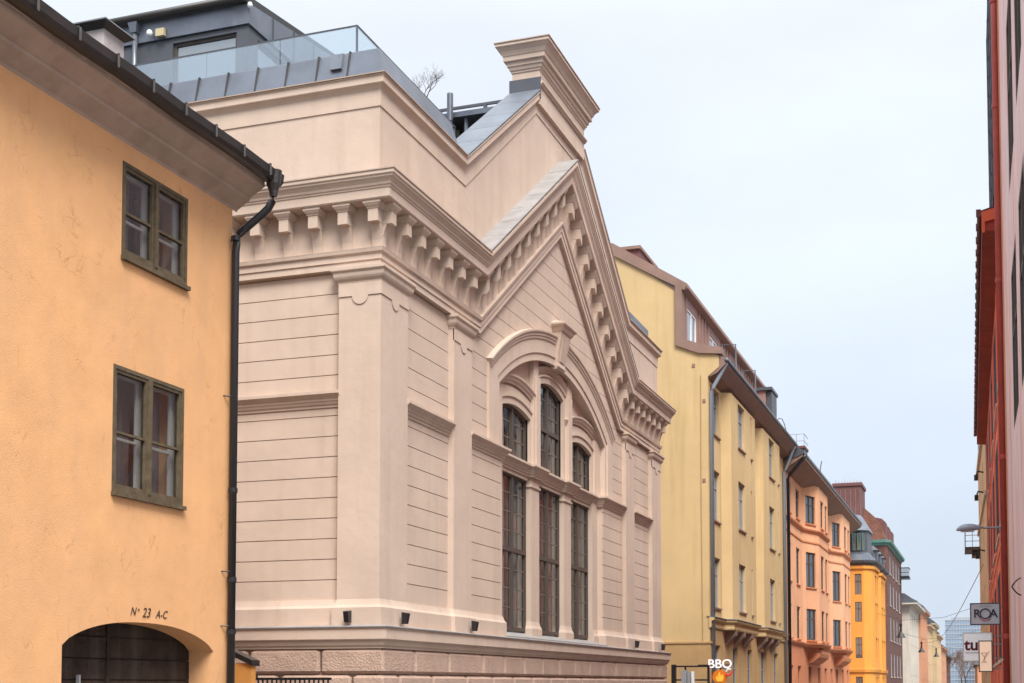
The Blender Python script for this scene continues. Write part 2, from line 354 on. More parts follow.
# eaves: boxed cornice, two steps and a cove
mb = MB(); pr_ = [(0, 7.72), (.02, 7.75), (.03, 7.755), (.12, 7.81), (.19, 7.85), (.195, 7.885), (.22, 7.895), (.32, 7.955), (.40, 8.0), (.405, 8.06), (.43, 8.065), (.43, 8.10), (.0, 8.14)]
mb.loft([[(-9+o, y, z) for o, z in pr_] for y in (-6.3, 14.7)])
obj('eaves_cornice', mb, 'eave', oh)
mb = MB(); mb.hexa([(-8.55, -6.4, 8.09), (-8.55, 14.78, 8.09), (-13.6, 14.78, 10.5), (-13.6, -6.4, 10.5), (-8.55, -6.4, 8.13), (-8.55, 14.78, 8.13), (-13.6, 14.78, 10.56), (-13.6, -6.4, 10.56)])
mb.hexa([(-18.6, -6.4, 8.20), (-18.6, 14.78, 8.20), (-13.6, 14.78, 10.49), (-13.6, -6.4, 10.49), (-18.6, -6.4, 8.24), (-18.6, 14.78, 8.24), (-13.6, 14.78, 10.55), (-13.6, -6.4, 10.55)])
mb.add([(-9, 14.68, 7.9), (-18.2, 14.68, 7.9), (-13.6, 14.68, 10.45)], [(0, 1, 2)])
obj('roof', mb, 'gutter', oh)
# gutter: standing roll with brackets, gently sagging
mb = MB(); ng = 40; rg = []
for i in range(ng+1):
    y = -6.4+(14.86+6.4)*i/ng; dz = .008*math.sin(i*1.7)
    rg.append([(-8.565, y, 8.055+dz), (-8.50, y, 8.040+dz), (-8.45, y, 8.055+dz), (-8.42, y, 8.10+dz), (-8.405, y, 8.19+dz), (-8.425, y, 8.19+dz), (-8.45, y, 8.115+dz), (-8.5, y, 8.08+dz), (-8.56, y, 8.11+dz)])
mb.loft(rg)
gt = obj('gutter', mb, 'gutter', oh)
for i in range(34):
    y = 14.5-.62*i; obj('gutter_bracket', MB().box(-8.402, -8.39, y-.012, y+.012, 8.06, 8.205).box(-8.52, -8.39, y-.012, y+.012, 8.193, 8.205), 'gutter_iron', gt)
# hopper and downpipe
mb = MB().loft([[(-8.47+s*math.cos(t)*1.1, 14.70+s*math.sin(t)*.9, z) for t in [2*math.pi*k/12 for k in range(12)]] for s, z in ((.045, 7.86), (.055, 7.93), (.085, 8.02), (.095, 8.14), (.10, 8.19))])
obj('rain_hopper', mb, 'gutter', gt)
pp = [(-8.47, 14.70, 7.90), (-8.48, 14.69, 7.80), (-8.53, 14.68, 7.71), (-8.60, 14.66, 7.64), (-8.80, 14.6, 7.46), (-8.88, 14.57, 7.38), (-8.91, 14.56, 7.28), (-8.92, 14.555, 7.15), (-8.92, 14.555, .15)]
dp = obj('downpipe', MB().tube(pp, .050, 14), 'black', oh, smooth=True)
mb = MB()
for z in (7.32, 4.12, 3.0, 2.35, 1.2): obj('pipe_clip', MB().tube([(-8.92, 14.555, z-.03), (-8.92, 14.555, z+.03)], .060, 14), 'black', dp)
for z in (5.3, 3.1, 2.42): obj('wall_spike', MB().tube([(-8.92, 14.52, z), (-9.02, 14.42, z)], .009, 6), 'black', dp)
# olive windows: flush frame, two casements with one glazing bar each, white inner sash behind
def olive_window(y0, y1, z0, z1, seed):
    rnd = random.Random(seed); F = FX(-8.992); mb = MB(); t = .042
    bar(mb, F, y0, y0+t, -.10, 0, z0, z1); bar(mb, F, y1-t, y1, -.10, 0, z0, z1); bar(mb, F, y0+t, y1-t, -.10, 0, z1-t, z1); bar(mb, F, y0+t, y1-t, -.10, 0, z0, z0+t)
    yc = (y0+y1)/2; bar(mb, F, yc-.03, yc+.03, -.09, .012, z0+t, z1-t)
    zr = z0+(z1-z0)*.475
    for a, b in ((y0+t, yc-.03), (yc+.03, y1-t)):
        q = .036
        bar(mb, F, a, a+q, -.07, -.012, z0+t, z1-t); bar(mb, F, b-q, b, -.07, -.012, z0+t, z1-t)
        bar(mb, F, a+q, b-q, -.07, -.012, z1-t-q, z1-t); bar(mb, F, a+q, b-q, -.07, -.012, z0+t, z0+t+q*1.3)
        bar(mb, F, a+q, b-q, -.065, -.018, zr-.014, zr+.014)
    w = obj('window', mb, 'olive', oh)
    obj('pane', MB().box(-9.04, -9.035, y0+t, y1-t, z0+t, z1-t), 'winpane', w)
    mb = MB(); bar(mb, F, y0-.01, y1+.015, -.05, .045, z0-.05, z0-.004)
    obj('sill', mb, 'olive', w)
    mb = MB()   # white inner sash and its bar
    for a, b in ((y0+t, yc-.02), (yc+.02, y1-t)):
        mb.box(-9.15, -9.12, a+.05, a+.10, z0+t, z1-t); mb.box(-9.15, -9.12, b-.06, b+.04, z0+t, z1-t)
        mb.box(-9.15, -9.12, a+.10, b-.06, zr-.055, zr-.025); mb.box(-9.15, -9.12, a+.1, b-.06, z1-t-.05, z1-t)
    obj('inner_sash', mb, 'white_wood', w)
    mb = MB(); n = 60; ring = []
    for k in range(n+1):
        y = y0+.02+(y1-y0-.04)*k/n; ring.append((y, -9.33+.03*math.sin(k*1.05+seed)+.01*rnd.random()))
    for k in range(n):
        if int(k/7+seed) % 4 == 1 and seed != 2: continue
        (ya, xa), (yb, xb) = ring[k], ring[k+1]; mb.add([(xa, ya, z0), (xb, yb, z0), (xb, yb, z1), (xa, ya, z1)], [(0, 1, 2, 3)])
    obj('curtain', mb, 'curtain_red', w, recalc=False)
    obj('dark_room', MB().box(-10.0, -9.9, y0-.2, y1+.2, z0-.2, z1+.2), 'dark', w)
for i, h in enumerate(wins): olive_window(*h, i)
# carriage gate: dark boards
mb = MB(); zz = .03
rnd = random.Random(3)
while zz < 2.5:
    hgt = .235+.03*rnd.random()
    for a, b in ((11.2, 12.66), (12.675, 14.5)):
        d = .012*rnd.random(); mb.box(-9.40, -9.35-d, a, b, zz, zz+hgt-.012)
    zz += hgt
mb.box(-9.46, -9.40, 11.2, 14.5, 0, 2.5)
mb.box(-9.36, -9.335, 12.64, 12.69, .03, 2.45)
g = obj('gate_door', mb, 'wood', oh)
obj('handle', MB().box(-9.33, -9.29, 12.10, 12.13, 1.60, 1.80), 'greypaint', g)
text('house_number', 'N', .13, 'numberink', oh, lambda u, w, z: (-8.996+w, 12.63+u, 2.505+z), .003, shear=.35)
text('house_number', 'o', .06, 'numberink', oh, lambda u, w, z: (-8.996+w, 12.735+u, 2.535+z), .003, shear=.35)
text('house_number', '23', .155, 'numberink', oh, lambda u, w, z: (-8.996+w, 12.88+u, 2.50+z), .003, shear=.3)
text('house_number', 'A-C', .13, 'numberink', oh, lambda u, w, z: (-8.996+w, 13.17+u, 2.495+z), .003, shear=.35)
mb = MB(); mb.box(-10.93, -10.56, 14.02, 14.44, 9.0, 10.10)
ch = obj('chimney', mb, 'chimney', oh)
obj('chimney_cap', MB().loft([[(x, y, z) for x, y in ((-10.745-a, 14.23-b), (-10.745+a, 14.23-b), (-10.745+a, 14.23+b), (-10.745-a, 14.23+b))] for a, b, z in ((.19, .215, 10.07), (.29, .31, 10.14), (.27, .29, 10.17), (.12, .14, 10.22))]), 'black', ch)

# low orange yard wall with dark sloping coping, between the two houses
yw = empty('yard_wall', (-10.4, 16.8, 0), 'low orange wall with a black sloping coping behind the black downpipe', 'wall')
obj('wall', MB().box(-11.2, -9.97, 16.82, 16.94, 0, 2.0), 'orange_wall', yw)
obj('coping', MB().hexa([(-11.2, 16.78, 2.5), (-9.94, 16.78, 1.96), (-9.94, 17.0, 1.96), (-11.2, 17.0, 2.5), (-11.2, 16.78, 2.58), (-9.94, 16.78, 2.04), (-9.94, 17.0, 2.04), (-11.2, 17.0, 2.58)]), 'black', yw)
fn = empty('iron_fence', (-10, 18.2, 0), 'black iron bar fence at the foot of the beige hall', 'fence')
obj('rail', MB().box(-11.2, -9.42, 18.19, 18.23, 1.76, 1.80).box(-11.2, -10.7, 18.17, 18.25, 1.80, 1.86).box(-11.2, -9.42, 18.19, 18.23, .3, .33), 'black', fn)
for i in range(22):
    x = -11.15+i*.08; obj('bar', MB().box(x-.011, x+.011, 18.2, 18.222, .1, 1.76), 'black', fn)

# ================================================================== BEIGE HALL
hall = empty('gabled_hall', (-9, 28.5, 0), 'beige plastered hall with a bracketed gable, arched triple window and stepped top block', 'building')
YC = 28.5; SL = .685; AA = math.atan(SL); T = math.tan(AA/2); CA = math.cos(AA)
GR = .3295; GZ = [3.36+GR*k for k in range(30)]
FH = FX(-9.14)
def arcY(z, R=7.3): return math.sqrt(max(0, R*R-(z-1.81)**2))
# main wall plate with the big opening
def arc_loop(R, hw, n=28, zc=1.81):
    a = math.asin(hw/R); return [(YC+R*math.sin(t), zc+R*math.cos(t)) for t in [-a+2*a*i/n for i in range(n+1)]]
big = [(24.82, 2.5), (24.82, 6.3), (24.3, 6.3)] + arc_loop(7.3, 4.2) + [(32.7, 6.3), (32.18, 6.3), (32.18, 2.5)]
mb = MB().plate([(19.13, 0), (37.88, 0), (37.88, 9.6), (33.6, 9.6), (28.5, 13.0), (23.4, 9.6), (19.13, 9.6)], [big], FH, 0, -.4)
def course_poly(lf, rt, z0, z1, brk):
    zs = sorted([z0, z1]+[b for b in brk if z0 < b < z1]+[z0+(z1-z0)*k/6 for k in range(1, 6)])
    L_ = [(lf(z), z) for z in zs]; R_ = [(rt(z), z) for z in zs]
    keep = [(a, b) for a, b in zip(L_, R_) if b[0]-a[0] > .01]
    if len(keep) < 2: return None
    return [k[0] for k in keep]+[k[1] for k in keep[::-1]]
def lf_in(z): return 22.9 if z < 8.36 else 23.25+(z-8.36)/SL
def rt_in(z):
    if z < 6.3: return 24.82
    if z < 8.0: return 24.3
    if z < 9.11: return YC-arcY(z)
    return YC
lev = [3.0]+GZ[:31]
for k in range(len(lev)-1):
    z0, z1 = lev[k]+(.007 if k else 0), lev[k+1]-.007
    polys = []
    if z0 < 8.3: polys.append([(20.0, z0), (22.1, z0), (22.1, min(z1, 8.45)), (20.0, min(z1, 8.45))])
    if z0 < 12:
        for za, zb in ((z0, min(z1, 6.29)), (max(z0, 6.31), z1)):
            if zb > za+.01:
                p = course_poly(lf_in, rt_in, za, zb, (8.36, 8.0, 9.11));
                if p: polys.append(p)
    for p in polys:
        mb.plate(p, [], FX(-9.11), 0, -.029)
        mb.plate([(57-a, b) for a, b in p], [], FX(-9.11), 0, -.029)
# side wall (facing the camera) with courses
mb.box(-26, -9.4, 19.14, 19.4, 0, 9.6)
for k in range(len(lev)-1):
    z0, z1 = lev[k]+(.007 if k else 0), min(lev[k+1]-.007, 8.5)
    if z0 < 8.4: mb.box(-26, -9.7, 19.11, 19.139, z0, z1)
mb.box(-26, -9.4, 37.6, 37.9, 0, 9.6); mb.box(-26.2, -25.9, 19.2, 37.8, 0, 11.3)
obj('wall', mb, 'beige', hall)

def upv(o): return (o[0], o[1], 0)
def ent_path(z, x0=-26.0, xr=-26.0):
    d = z-8.33; yv = 23.42-T*d; za = 11.81+d/CA
    return [((x0, 19, z), (0, -1, 0), (0, 0, 1)), ((-9, 19, z), (1, -1, 0), (0, 0, 1)), ((-9, yv, z), (1, 0, 0), (0, -T, 1)),
            ((-9, YC, za), (1, 0, 0), (0, 0, 1/CA)), ((-9, 57-yv, z), (1, 0, 0), (0, T, 1)), ((-9, 38, z), (1, 1, 0), (0, 0, 1)), ((xr, 38, z), (0, 1, 0), (0, 0, 1))]
obj('architrave', MB().sweep(ent_path(8.33), [(-.13, 0), (-.02, 0), (-.02, .10), (.0, .11), (.0, .205), (.035, .225), (.045, .27), (.05, .285), (-.13, .29)]), 'beige', hall)
obj('frieze', MB().sweep(ent_path(8.62), [(-.2, -.02), (-.05, -.02), (-.05, .70), (-.2, .70)]), 'beige', hall)
cprof = [(-.12, 0), (.24, 0), (.255, .02), (.255, .15), (.27, .165), (.275, .19), (.29, .20), (.30, .235), (.33, .275), (.355, .30), (.36, .33), (.375, .335), (.38, .345), (.38, .40), (-.1, .43)]
obj('cornice', MB().sweep(ent_path(9.31), cprof), 'beige', hall)
# dark tin edge on the cornice and pale stone slabs lying on the rakes
for pth_ in (ent_path(9.31)[:3], ent_path(9.31)[4:]): obj('cornice_flashing', MB().sweep(pth_, [(.36, .405), (.395, .40), (.395, .42), (-.05, .452)]), 'eave', hall)
for sgn, a, b in ((1, 2, 3), (-1, 3, 4)):
    P = ent_path(9.31); (pa, _, ha), (pb, _, hb) = P[a], P[b]
    n = 7
    pa = Vector(pa)+Vector(ha)*.435; pb = Vector(pb)+Vector(hb)*.435
    if sgn > 0: pb = pb - (pb-pa)*.0
    for i in range(n):
        q0 = pa+(pb-pa)*(i/n+.002); q1 = pa+(pb-pa)*((i+1)/n-.002); up = Vector((0, 0, .03))
        obj('coping_slab', MB().hexa([q0+Vector((.385, 0, 0)), q1+Vector((.385, 0, 0)), q1+Vector((-.08, 0, 0)), q0+Vector((-.08, 0, 0)),
             q0+Vector((.385, 0, 0))+up, q1+Vector((.385, 0, 0))+up, q1+Vector((-.08, 0, .0))+up, q0+Vector((-.08, 0, .0))+up]), 'beige_cap', hall)
# short pale slab on the side cornice
obj('coping_slab', MB().box(-26, -9.42, 18.80, 19.02, 9.757, 9.80), 'beige_cap', hall)
# brackets
def bracket_mb(F, zs=1.0, sh=0.0):
    mb = MB()
    def G(u, o, z): p = F(u, o, z*zs+sh*u); return p
    def hx(u0, o0, z0, u1, o1, z1): # bottom half width u0,outward o0 ; top u1,o1
        mb.hexa([G(-u0, -.06, z0), G(u0, -.06, z0), G(u0, o0, z0), G(-u0, o0, z0), G(-u1, -.06, z1), G(u1, -.06, z1), G(u1, o1, z1), G(-u1, o1, z1)])
    hx(.10, .225, .575, .105, .23, .595); hx(.105, .235, .595, .125, .255, .62); hx(.125, .255, .62, .15, .27, .65); hx(.152, .275, .65, .152, .275, .69)
    hx(.085, .215, .375, .085, .215, .575)
    hx(.090, .03, .0, .086, .045, .12); hx(.086, .045, .12, .082, .08, .26); hx(.082, .08, .26, .080, .125, .376)
    return mb
def put_bracket(mb, loc, src=[None]): pass
br_side = None; brs = []
BW = Vector((-9, 28.5, 0))
def copy_child(o, delta):
    c = o.copy(); COL.objects.link(c); c.parent = o.parent; c.location = Vector(o.location)+Vector(delta); return c
b0 = obj('bracket', bracket_mb(lambda u, o, z: (-9.075+u, 19.05-o, 8.62+z)), 'beige', hall)
for k in range(1, 30): copy_child(b0, (-.53*k, 0, 0))
b1 = obj('bracket', bracket_mb(lambda u, o, z: (-9.05+o, 19.12+u, 8.62+z)), 'beige', hall)
for k in range(1, 7): copy_child(b1, (0, .6*k, 0))
for k in range(7): copy_child(b1, (0, 37.88-19.12-.6*k, 0))
za = lambda y: 8.62+(y-23.33)*SL
b2 = obj('bracket', bracket_mb(lambda u, o, z: (-9.05+o, 28.15+u, za(28.15)+.0+z), .84/.69, SL), 'beige', hall)
for k in range(1, 9): copy_child(b2, (0, -.6*k, -.6*SL*k))
b3 = obj('bracket', bracket_mb(lambda u, o, z: (-9.05+o, 28.85+u, za(28.15)+.0+z), .84/.69, -SL), 'beige', hall)
for k in range(1, 9): copy_child(b3, (0, .6*k, -.6*SL*k))

# corner piers and pilasters
capp = [(-.08, 0), (.0, 0), (.012, .01), (.012, .03), (.03, .05), (.05, .07), (.065, .10), (.07, .12), (.075, .165), (.10, .19), (.105, .20), (.105, .245), (-.08, .255)]
def pil(x0, y0, y1, corner=None):
    mb = MB()
    if corner == 'near':
        mb.box(-9.74, -9.0, 19.0, 20.05, 2.6, 8.33); path = [(-9.74, 19.12), (-9.74, 19.0), (-9, 19.0), (-9, 20.05), (-9.12, 20.05)]
    elif corner == 'far':
        mb.box(-9.74, -9.0, 36.95, 38.0, 2.6, 8.33); path = [(-9.12, 36.95), (-9, 36.95), (-9, 38), (-9.74, 38), (-9.74, 37.88)]
    else:
        mb.box(-9.2, -9.0, y0, y1, 2.6, 8.33); path = [(-9.12, y0), (-9, y0), (-9, y1), (-9.12, y1)]
    p = obj('pilaster', mb, 'beige', hall)
    obj('capital', MB().plan(path, capp, 8.075), 'beige', p)
    mb = MB()
    def neck(F, a, b):
        c = (a+b)/2; r = min(.14, (b-a)*.2)
        arc = [(c+r*math.cos(t), 7.87+r*math.sin(t)*1.0) for t in [math.pi+math.pi*k/12 for k in range(13)]]
        mb.plate([(a, 7.87)]+arc+[(b, 7.87), (b, 8.08), (a, 8.08)], [], F, .016, -.02)
    neck(FX(-9.0), y0, y1)
    if corner == 'near': neck(FY(19.0), -9.74, -8.985)
    obj('necking', mb, 'beige', p)
pil(0, 19.0, 20.05, 'near'); pil(0, 22.06, 22.94); pil(0, 34.06, 34.94); pil(0, 36.95, 38.0, 'far')
# flared plinth band that follows walls and pilasters
pb = [(-.1, 0), (.06, 0), (.06, .285), (.05, .30), (.03, .33), (.012, .38), (.0, .42), (-.1, .42)]
xw, xp = -9.075, -9.0
mb = MB().plan([(-26, 19.075), (-9.74, 19.075), (-9.74, 19), (xp, 19), (xp, 20.05), (xw, 20.05), (xw, 22.06), (xp, 22.06), (xp, 22.94), (xw, 22.94), (xw, 24.82), (-9.5, 24.82)], pb, 2.615)
mb.plan([(-9.5, 32.18), (xw, 32.18), (xw, 34.06), (xp, 34.06), (xp, 34.94), (xw, 34.94), (xw, 36.95), (xp, 36.95), (xp, 38), (-9.74, 38), (-9.74, 37.925), (-26, 37.925)], pb, 2.615)
obj('plinth_band', mb, 'beige', hall)
# ledge and rusticated base
obj('ledge', MB().plan([(-26, 19), (-9, 19), (-9, 38), (-26, 38)], [(-.3, 0), (.13, 0), (.135, .03), (.16, .05), (.18, .10), (.185, .125), (.21, .13), (.22, .145), (.22, .30), (.235, .31), (.235, .335), (.05, .362), (-.3, .365)], 2.255), 'beige', hall)
obj('ledge_flashing', MB().plan([(-26, 19), (-9, 19), (-9, 38), (-26, 38)], [(.06, .112), (.245, .083), (.25, .075), (.252, .09), (.06, .122)], 2.505), 'beige_cap', hall)
mb = MB().box(-26, -9.0, 18.95, 19.2, 0, 2.26); mb.box(-9.2, -8.95, 18.95, 38.05, 0, 2.26); mb.box(-26, -9.0, 37.8, 38.05, 0, 2.26)
def cbox(mb, x0, x1, y0, y1, z0, z1, c):
    def ring(i, z):
        a, b, p, q = x0+i, x1-i, y0+i, y1-i; k = c*.9
        return [(a+k, p, z), (b-k, p, z), (b, p+k, z), (b, q-k, z), (b-k, q, z), (a+k, q, z), (a, q-k, z), (a, p+k, z)]
    mb.loft([ring(c, z0), ring(0, z0+c), ring(0, z1-c), ring(c, z1)])
for r in range(6):
    z1 = 2.245-.405*r; z0 = z1-.385
    if z0 < 0: z0 = .02
    off = 0 if r % 2 == 0 else -.55
    y = 18.86; edges = [20.1, 21.55, 23.2] if r % 2 == 0 else [19.5, 20.85, 22.4, 23.75]
    while edges[-1] < 36.5: edges.append(edges[-1]+1.16)
    edges.append(38.14)
    for i, e in enumerate(edges):
        if i == 0: cbox(mb, -9.95 if r % 2 == 0 else -9.4, -8.86, y, e-.012, z0, z1, .045)
        else: cbox(mb, -9.1, -8.86, y+.012, e-.012, z0, z1, .045)
        y = e
    x = -9.95 if r % 2 == 0 else -9.4
    while x > -25:
        cbox(mb, x-1.27, x-.024, 18.86, 19.1, z0, z1, .045); x -= 1.29
obj('rusticated_base', mb, 'beige_rough', hall)
# string course (sill cornice)
sp = [(-.12, 0), (.02, 0), (.025, .035), (.045, .05), (.06, .085), (.075, .10), (.08, .13), (.11, .16), (.135, .185), (.15, .20), (.15, .245), (-.1, .265)]
X1, X2, X3 = -9.11, -9.30, -9.21
mb = MB()
for a, b in ((20.03, 22.08), (34.92, 36.97)): mb.plan([(X1, a), (X1, b)], sp, 6.13)
mb.plan([(-26, 19.11), (-9.72, 19.11)], sp, 6.13)
mb.plan([(X1, 22.92), (X1, 24.86), (X2, 24.86), (X2, 27.0), (X3, 27.0), (X3, 27.65), (X2, 27.65), (X2, 29.35), (X3, 29.35), (X3, 30.0), (X2, 30.0), (X2, 32.14), (X1, 32.14), (X1, 34.08)], sp, 6.13)
obj('string_course', mb, 'beige', hall)
# lower window zone: piers, jambs, lintel, sill
mb = MB()
for a, b in ((27.05, 27.6), (29.4, 29.95)):
    mb.box(-9.6, -9.25, a, b, 2.6, 6.2)
    mb.plan([(-9.55, a), (-9.25, a), (-9.25, b), (-9.55, b)], [(-.05, 0), (.05, 0), (.05, .26), (.04, .29), (.02, .33), (.0, .42), (-.05, .42)], 2.615)
    mb.plan([(-9.35, a), (-9.25, a), (-9.25, b), (-9.35, b)], [(-.03, 0), (.015, 0), (.03, .02), (.03, .05), (.0, .07), (-.03, .07)], 5.90)
    obj('window_pier', mb, 'beige', hall); mb = MB()
for a, b in ((24.7, 25.27), (31.73, 32.3)):
    mb.box(-9.6, -9.25, a, b, 2.6, 6.3)
    a, b = max(a, 24.83), min(b, 32.165)
    mb.plan([(-9.25, a-.004), (-9.25, b+.003)], [(-.05, 0), (.05, 0), (.05, .26), (.04, .29), (.02, .33), (.0, .42), (-.05, .42)], 2.615)
    obj('window_pier', mb, 'beige', hall); mb = MB()
obj('lintel', MB().box(-9.6, -9.31, 24.8, 32.2, 6.05, 6.42), 'beige', hall)
obj('window_sill', MB().hexa([(-9.6, 24.83, 2.5), (-9.6, 32.17, 2.5), (-8.98, 32.17, 2.5), (-8.98, 24.83, 2.5), (-9.6, 24.83, 2.84), (-9.6, 32.17, 2.84), (-8.98, 32.17, 2.655), (-8.98, 24.83, 2.655)]), 'beige_cap', hall)
# arch band, hood
def arch_path(R, hw, z0, n=36, zc=1.81, x=-9.11, jamb=True):
    a = math.asin(hw/R); P = []
    for i in range(n+1):
        t = -a+2*a*i/n; P.append(((x, YC+R*math.sin(t), zc+R*math.cos(t)), (1, 0, 0), (0, math.sin(t), math.cos(t))))
    if jamb:
        s, c = math.sin(a), math.cos(a); k = 1/(1+s)
        P[0] = (P[0][0], (1, 0, 0), (0, -(1+s)*k, c*k)); P[-1] = (P[-1][0], (1, 0, 0), (0, (1+s)*k, c*k))
        P = [((x, YC-hw, z0), (1, 0, 0), (0, -1, 0))]+P+[((x, YC+hw, z0), (1, 0, 0), (0, 1, 0))]
    return P
obj('arch_band', MB().sweep(arch_path(7.0, 3.84, 6.37), [(-.3, 0), (.02, 0), (.02, .15), (.035, .155), (.045, .165), (.045, .64), (-.03, .64)]), 'beige', hall)
obj('arch_hood', MB().sweep(arch_path(7.0, 4.13, 6.4, jamb=False), [(.0, .44), (.05, .44), (.06, .46), (.07, .475), (.07, .51), (.09, .53), (.095, .57), (.12, .60), (.125, .62), (.125, .655), (.0, .665)]), 'beige', hall)
# lunette wall with three segmental openings
WD = [(25.27, 27.05, 7.37, .13), (27.6, 29.4, 8.26, .16), (29.95, 31.73, 7.37, .13)]
lun = [(24.5, 6.2)] + arc_loop(7.08, 4.0) + [(32.5, 6.2)]
holes = []
for a, b, zs, sg in WD:
    holes.append([(a, 6.42)]+arc_pts((a+b)/2, (b-a)/2, zs, sg, 12)+[(b, 6.42)])
obj('lunette_wall', MB().plate(lun, holes, FX(-9.33), 0, -.2), 'beige', hall)
def seg_path(a, b, zs, sg, z0, x, n=14, jamb=True):
    hw = (b-a)/2; yc = (a+b)/2; R = (hw*hw+sg*sg)/(2*sg); zc = zs+sg-R; al = math.asin(hw/R); P = []
    for i in range(n+1):
        t = -al+2*al*i/n; P.append(((x, yc+R*math.sin(t), zc+R*math.cos(t)), (1, 0, 0), (0, math.sin(t), math.cos(t))))
    if jamb:
        s, c = math.sin(al), math.cos(al); k = 1/(1+s)
        P[0] = (P[0][0], (1, 0, 0), (0, -1, c*k)); P[-1] = (P[-1][0], (1, 0, 0), (0, 1, c*k))
        P = [((x, a, z0), (1, 0, 0), (0, -1, 0))]+P+[((x, b, z0), (1, 0, 0), (0, 1, 0))]
    return P
mb = MB(); mh = MB()
for i, (a, b, zs, sg) in enumerate(WD):
    mb.sweep(seg_path(a, b, zs, sg, 6.38, -9.33), [(-.05, 0), (.07, 0), (.07, .13), (.09, .135), (.10, .15), (.10, .19), (-.05, .19)])
    # plain field between surround and hood, then the hood itself
    h0 = .36 if i != 1 else .22
    mb.sweep(seg_path(a-.12, b+.12, zs+.0, sg, 6.38, -9.33, jamb=False), [(-.05, .17), (.05, .17), (.05, h0), (-.05, h0)])
    e_ = .30 if i != 1 else .14
    mh = MB().sweep(seg_path(a-e_, b+e_, zs+.0, sg*(1.8 if i != 1 else 1.3), 6.38, -9.33, jamb=False), [(-.02, h0-.04), (.07, h0-.04), (.08, h0), (.11, h0+.03), (.12, h0+.07), (.15, h0+.10), (.155, h0+.14), (-.05, h0+.16)] if i != 1 else [(-.02, h0-.04), (.07, h0-.04), (.09, h0), (.12, h0+.05), (.13, h0+.1), (-.05, h0+.12)])
    obj('window_hood', mh, 'beige', hall); obj('window_surround', mb, 'beige', hall); mb = MB()
for y in (27.325, 29.675):
    top_z = 1.81+math.sqrt(7.04**2-(y-YC)**2)
    s = -1 if y < YC else 1
    mb.box(-9.5, -9.20, min(y-.09*s, y+.21*s)-.0, max(y-.09*s, y+.21*s), 6.36, top_z-.02)
    mb.box(-9.5, -9.165, y-.13, y+.13, 6.36, 8.35)
    obj('window_pier', mb, 'beige', hall); mb = MB()
for y in (24.9, 32.1): obj('window_pier', MB().box(-9.5, -9.21, y-.26, y+.26, 6.36, 7.75), 'beige', hall)
# keystone
mb = MB()
def kring(z, hw, x): return [(-9.2, YC-hw, z), (x, YC-hw, z), (x, YC+hw, z), (-9.2, YC+hw, z)]
mb.loft([kring(8.74, .25, -9.05), kring(8.80, .265, -9.01), kring(8.88, .27, -9.02), kring(9.15, .31, -8.98), kring(9.38, .335, -8.93), kring(9.57, .35, -8.90)])
ks = obj('keystone', mb, 'beige', hall)
def kr2(z, hw, x): return kring(z, hw, x)
mb = MB().loft([kr2(9.56, .37, -8.88), kr2(9.59, .39, -8.86), kr2(9.64, .41, -8.84), kr2(9.67, .46, -8.81), kr2(9.70, .48, -8.79), kr2(9.74, .48, -8.79)])
mb.loft([[(-9.2, YC-.46, 9.74), (-8.81, YC-.46, 9.74), (-8.81, YC+.46, 9.74), (-9.2, YC+.46, 9.74)], [(-9.2, YC-.30, 9.83), (-8.98, YC-.30, 9.81), (-8.98, YC+.30, 9.81), (-9.2, YC+.30, 9.83)]])
obj('capital', mb, 'beige', ks)
obj('raised_panel', MB().loft([[(-9.06, YC-.16, 8.92), (-9.0, YC-.16, 8.92), (-9.0, YC+.16, 8.92), (-9.06, YC+.16, 8.92)], [(-8.97, YC-.22, 9.50), (-8.89, YC-.22, 9.50), (-8.89, YC+.22, 9.50), (-8.97, YC+.22, 9.50)]]), 'beige', ks)

